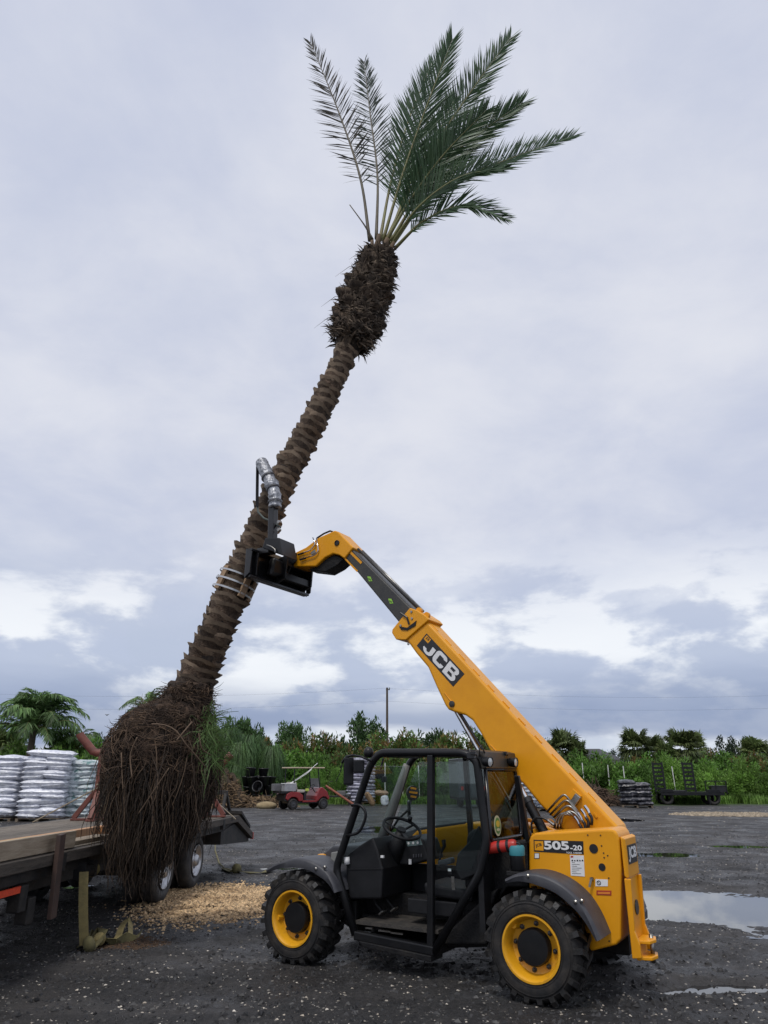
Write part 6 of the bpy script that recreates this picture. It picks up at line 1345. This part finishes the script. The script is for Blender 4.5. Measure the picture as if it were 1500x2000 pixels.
# trees rising above
for x, y, w, d in ((470, 1392, 80, 60), (500, 1412, 50, 61), (572, 1402, 82, 60), (704, 1391, 96, 60), (430, 1408, 70, 62), (845, 1418, 84, 58), (1015, 1440, 90, 60)): V_.append(('dark', x, y, w, d))
for x, y, w, d in ((1098, 1424, 92, 50), (1068, 1440, 70, 52), (1128, 1446, 60, 49), (1238, 1420, 82, 51), (1276, 1436, 64, 53), (1328, 1420, 84, 51), (1352, 1428, 60, 53), (1300, 1446, 60, 50), (950, 1430, 80, 54), (985, 1438, 70, 53), (1470, 1440, 80, 52), (800, 1440, 70, 55), (132, 1438, 80, 40), (20, 1420, 90, 41)): V_.append(('fan', x, y, w, d))
for x, y, w, d in ((520, 1430, 80, 53), (556, 1440, 78, 52), (600, 1436, 84, 52), (640, 1430, 84, 53), (668, 1442, 70, 52), (745, 1432, 92, 53), (790, 1428, 84, 53), (812, 1440, 80, 52), (868, 1424, 84, 53), (905, 1422, 90, 53), (940, 1440, 80, 52), (1000, 1446, 90, 53), (1045, 1442, 80, 53), (1150, 1476, 70, 50), (1190, 1482, 70, 50), (440, 1440, 90, 50), (720, 1448, 80, 51), (1250, 1470, 80, 50), (1300, 1475, 80, 50), (1400, 1466, 90, 50), (1460, 1470, 90, 50)): V_.append(('pepper', x, y, w, d))
for x, y, w, d in ((448, 1424, 80, 46.5), (492, 1436, 80, 47), (532, 1456, 64, 46.5), (470, 1450, 80, 46)): V_.append(('willow', x, y, w, d))
xs = list(range(440, 1510, 36))
for i, x in enumerate(xs):
    y = 1472 + rv_.uniform(-24, 20) + (10 if 1150 < x < 1200 else 0); V_.append((rv_.choice(('shrub', 'shrub', 'pepper')), x + rv_.uniform(-8, 8), y, rv_.uniform(62, 84), 48.5 + rv_.uniform(-.6, .6)))
for i, x in enumerate(range(450, 1510, 34)):
    y = 1502 + rv_.uniform(-26, 22); k = 'lime' if x > 1190 and i % 2 else rv_.choice(('shrub', 'shrub', 'lime')); V_.append((k, x + rv_.uniform(-8, 8), y, rv_.uniform(50, 70), 46.8 + rv_.uniform(-.5, .5)))
for x, y, w, d in ((1215, 1488, 60, 45.2), (1180, 1482, 60, 45.6), (1150, 1494, 54, 45.4), (1255, 1470, 60, 46), (1125, 1486, 60, 45.8), (1205, 1520, 40, 44.2), (1100, 1500, 60, 45.5)): V_.append(('shrub', x, y, w, d))
for x in range(1290, 1510, 26): V_.append(('lime', x, 1498 + rv_.uniform(-16, 18), rv_.uniform(40, 66), 46.2 + rv_.uniform(-.5, .3)))
for x, y, w, d in ((1180, 1466, 60, 46.4), (1222, 1478, 50, 45.6), (1135, 1470, 50, 47), (1262, 1484, 44, 45.4), (1400, 1478, 60, 47)): V_.append(('sapling', x, y, w, d))
for x in range(1290, 1420, 22): V_.append(('grass', x, 1550, 40, 45.3 + rv_.uniform(-.4, .4)))
for x in range(600, 900, 16): V_.append(('sapling', x + rv_.uniform(-4, 4), 1488 + rv_.uniform(-12, 14), 26, 45.4 + rv_.uniform(-.4, .4)))
for x in range(455, 1500, 17): V_.append(('grass', x + rv_.uniform(-6, 6), 1552 + rv_.uniform(-8, 5), 34, (44.6 if x < 1270 or x > 1430 else 45.6) + rv_.uniform(-.5, .9)))
# left of the root ball
for x, y, w, d in ((-10, 1462, 110, 38), (60, 1452, 100, 38), (118, 1448, 90, 38), (165, 1446, 80, 39), (205, 1462, 60, 39), (178, 1492, 60, 36), (200, 1505, 50, 36), (235, 1470, 70, 40), (280, 1450, 80, 42), (330, 1450, 80, 42), (380, 1440, 80, 46), (150, 1500, 70, 35.5), (100, 1480, 90, 36), (140, 1440, 80, 38.5), (185, 1456, 70, 38), (215, 1478, 60, 37.5), (90, 1445, 90, 39), (40, 1446, 90, 39), (176, 1464, 80, 33), (205, 1474, 70, 33), (150, 1470, 80, 33.5), (120, 1452, 90, 34.5), (185, 1442, 70, 35.5), (222, 1490, 60, 33)): V_.append(('shrub' if x % 20 else 'lime', x, y, w, d))
for x in range(120, 260, 14): V_.append(('grass', x, 1548 + rv_.uniform(-8, 6), 36, 32 + rv_.uniform(-.6, .6)))
for a in V_: plant(*a)
# feather palms
def feather(name, label, cpx, cpy, Yd, rad_px, nf, seed, mset=None):
    c = at(cpx, cpy, Yd); R_ = (at(cpx + rad_px, cpy, Yd) - c).length; t = thing(name, label, 'palm', (c.x, Yd, 0)); o = Vector((c.x, Yd, 0)); rg2 = random.Random(seed)
    M().tube([(.1, 0, -.05), (0, 0, c.z * .5), (0, 0, c.z)], [.22, .17, .15], 10).build('trunk', TRK, t, smooth=True)
    for i in range(nf):
        a = 2 * pi * i / nf * 2.618 + rg2.uniform(-.2, .2); el = rg2.uniform(.0, 1.5); l = R_ * rg2.uniform(.85, 1.15); d = Vector((cos(a) * cos(el), sin(a) * cos(el), sin(el))); h_ = Vector((cos(a), sin(a), 0))
        P = [c, c + d * l * .4, c + d * l * .72 + h_ * l * .06 - Vector((0, 0, l * .06)), c + d * l * .85 + h_ * l * .22 - Vector((0, 0, l * (.10 + .22 * cos(el))))]
        nrm = Vector((-h_.x * sin(el), -h_.y * sin(el), cos(el)))
        frond(P, o, t, nrm.normalized(), 34, l * .34, (LV['queen'], RCH), seed * 50 + i, .15, (60, 28), .05 * R_ / 1.9, -.25, .35, .03)
    return t
feather('feather_palm', 'arching green feather palm behind the white bag stacks', 66, 1425, 37, 96, 64, 5)
feather('feather_palm', 'small feather palm showing just above the root ball shoulder', 290, 1384, 31, 50, 16, 6)
feather('feather_palm', 'low arching feather palm right of the larger one, by the cradle', 150, 1462, 38.5, 60, 18, 7)
# ================================================================== stakes, pole, wires, house
PIPE = mat('white pvc pipe', (.72, .72, .70), (.6, .6, .58), 6, .5)
for x, y0, y1 in ((1217, 1496, 1527), (1186, 1494, 1512), (1156, 1531, 1550), (1314, 1497, 1512), (1138, 1490, 1502), (786, 1495, 1520), (819, 1495, 1520), (752, 1490, 1548), (1190, 1536, 1552)):
    Yd = 44.4 if y1 - y0 > 25 else 45.2; a = at(x, y0, Yd); o = M().tube([(0, 0, -.05), (-.03 * (x % 5 - 2), 0, a.z)], .028, 8).build('pipe_stake', PIPE, None, auto=40); o.location = (a.x, Yd, 0); tag(o, 'thin white plastic pipe stake standing among the hedge shrubs', 'stake', 'white pipe stakes in the hedge')
PLY = 92; pt = at(756, 1343, PLY); pole = thing('utility_pole', 'bare wooden utility pole rising behind the hedge', 'pole', (pt.x, PLY, 0))
M().tube([(0, 0, -.1), (0, 0, pt.z)], [.20, .13], 10).build('post', mat('pole wood', (.10, .075, .055), (.07, .052, .04), 5, .85), pole, auto=40); M().box((.1, 0, pt.z - .25), (.5, .1, .1)).build('bracket', DKG, pole); M().lathe([(.06, 0), (.08, .1), (.04, .22), (.001, .24)], (.3, 0, pt.z - .2), (0, 0, 1), 8).build('insulator', GRY, pole)
WIR = mat('wire', (.03, .03, .03))
for (z_, lab) in ((pt.z - .05, 'upper thin power line crossing the low sky'), (pt.z - 1.6, 'lower thin power line crossing the low sky')):
    P = []
    for k in range(61):
        x = -130 + 260 * k / 60; sgm = ((x - pt.x) / 65.0); fr = sgm - math.floor(sgm); P.append((x, PLY + .02 * (x - pt.x), z_ - 1.1 * 4 * fr * (1 - fr)))
    tag(M().tube(P, .006, 4).build('power_line', WIR, None), lab, 'cable')
hc = at(1152, 1478, 88); hs_ = thing('house', 'distant house with a dark hip roof above the hedge', 'house', (hc.x, 88, 0))
M().box((0, 0, 1.6), (5.5, 5, 3.2)).build('wall', mat('pale render', (.55, .52, .46), (.5, .47, .42)), hs_)
zr = 3.1; M().add([(-3.0, -3.0, zr), (3.0, -3.0, zr), (3.0, 3.0, zr), (-3.0, 3.0, zr), (-1.2, 0, zr + 1.25), (1.2, 0, zr + 1.25)], [(0, 1, 5, 4), (1, 2, 5), (2, 3, 4, 5), (3, 0, 4), (3, 2, 1, 0)]).build('roof', mat('dark shingle', (.05, .05, .055), (.035, .035, .04)), hs_)
for x in (-2, 2): f = M().box((x, -2.52, 1.7), (1.2, .08, 1.2)).build('window', INK, hs_); M().box((x, -2.57, 1.7), (.06, .04, 1.2)).build('mullion', WHT, f)
bd_ = at(209, 1397, 40); o = M().add([(-.14, 0, .06), (0, -.03, 0), (.14, 0, .07), (0, .04, 0), (0, 0, .035), (0, 0, -.03)], [(0, 1, 4), (1, 2, 4), (2, 3, 4), (3, 0, 4), (0, 5, 1), (1, 5, 2), (2, 5, 3), (3, 5, 0)]).build('bird', INK, None); o.location = bd_; tag(o, 'tiny dark bird flying in the sky left of the root ball', 'bird')
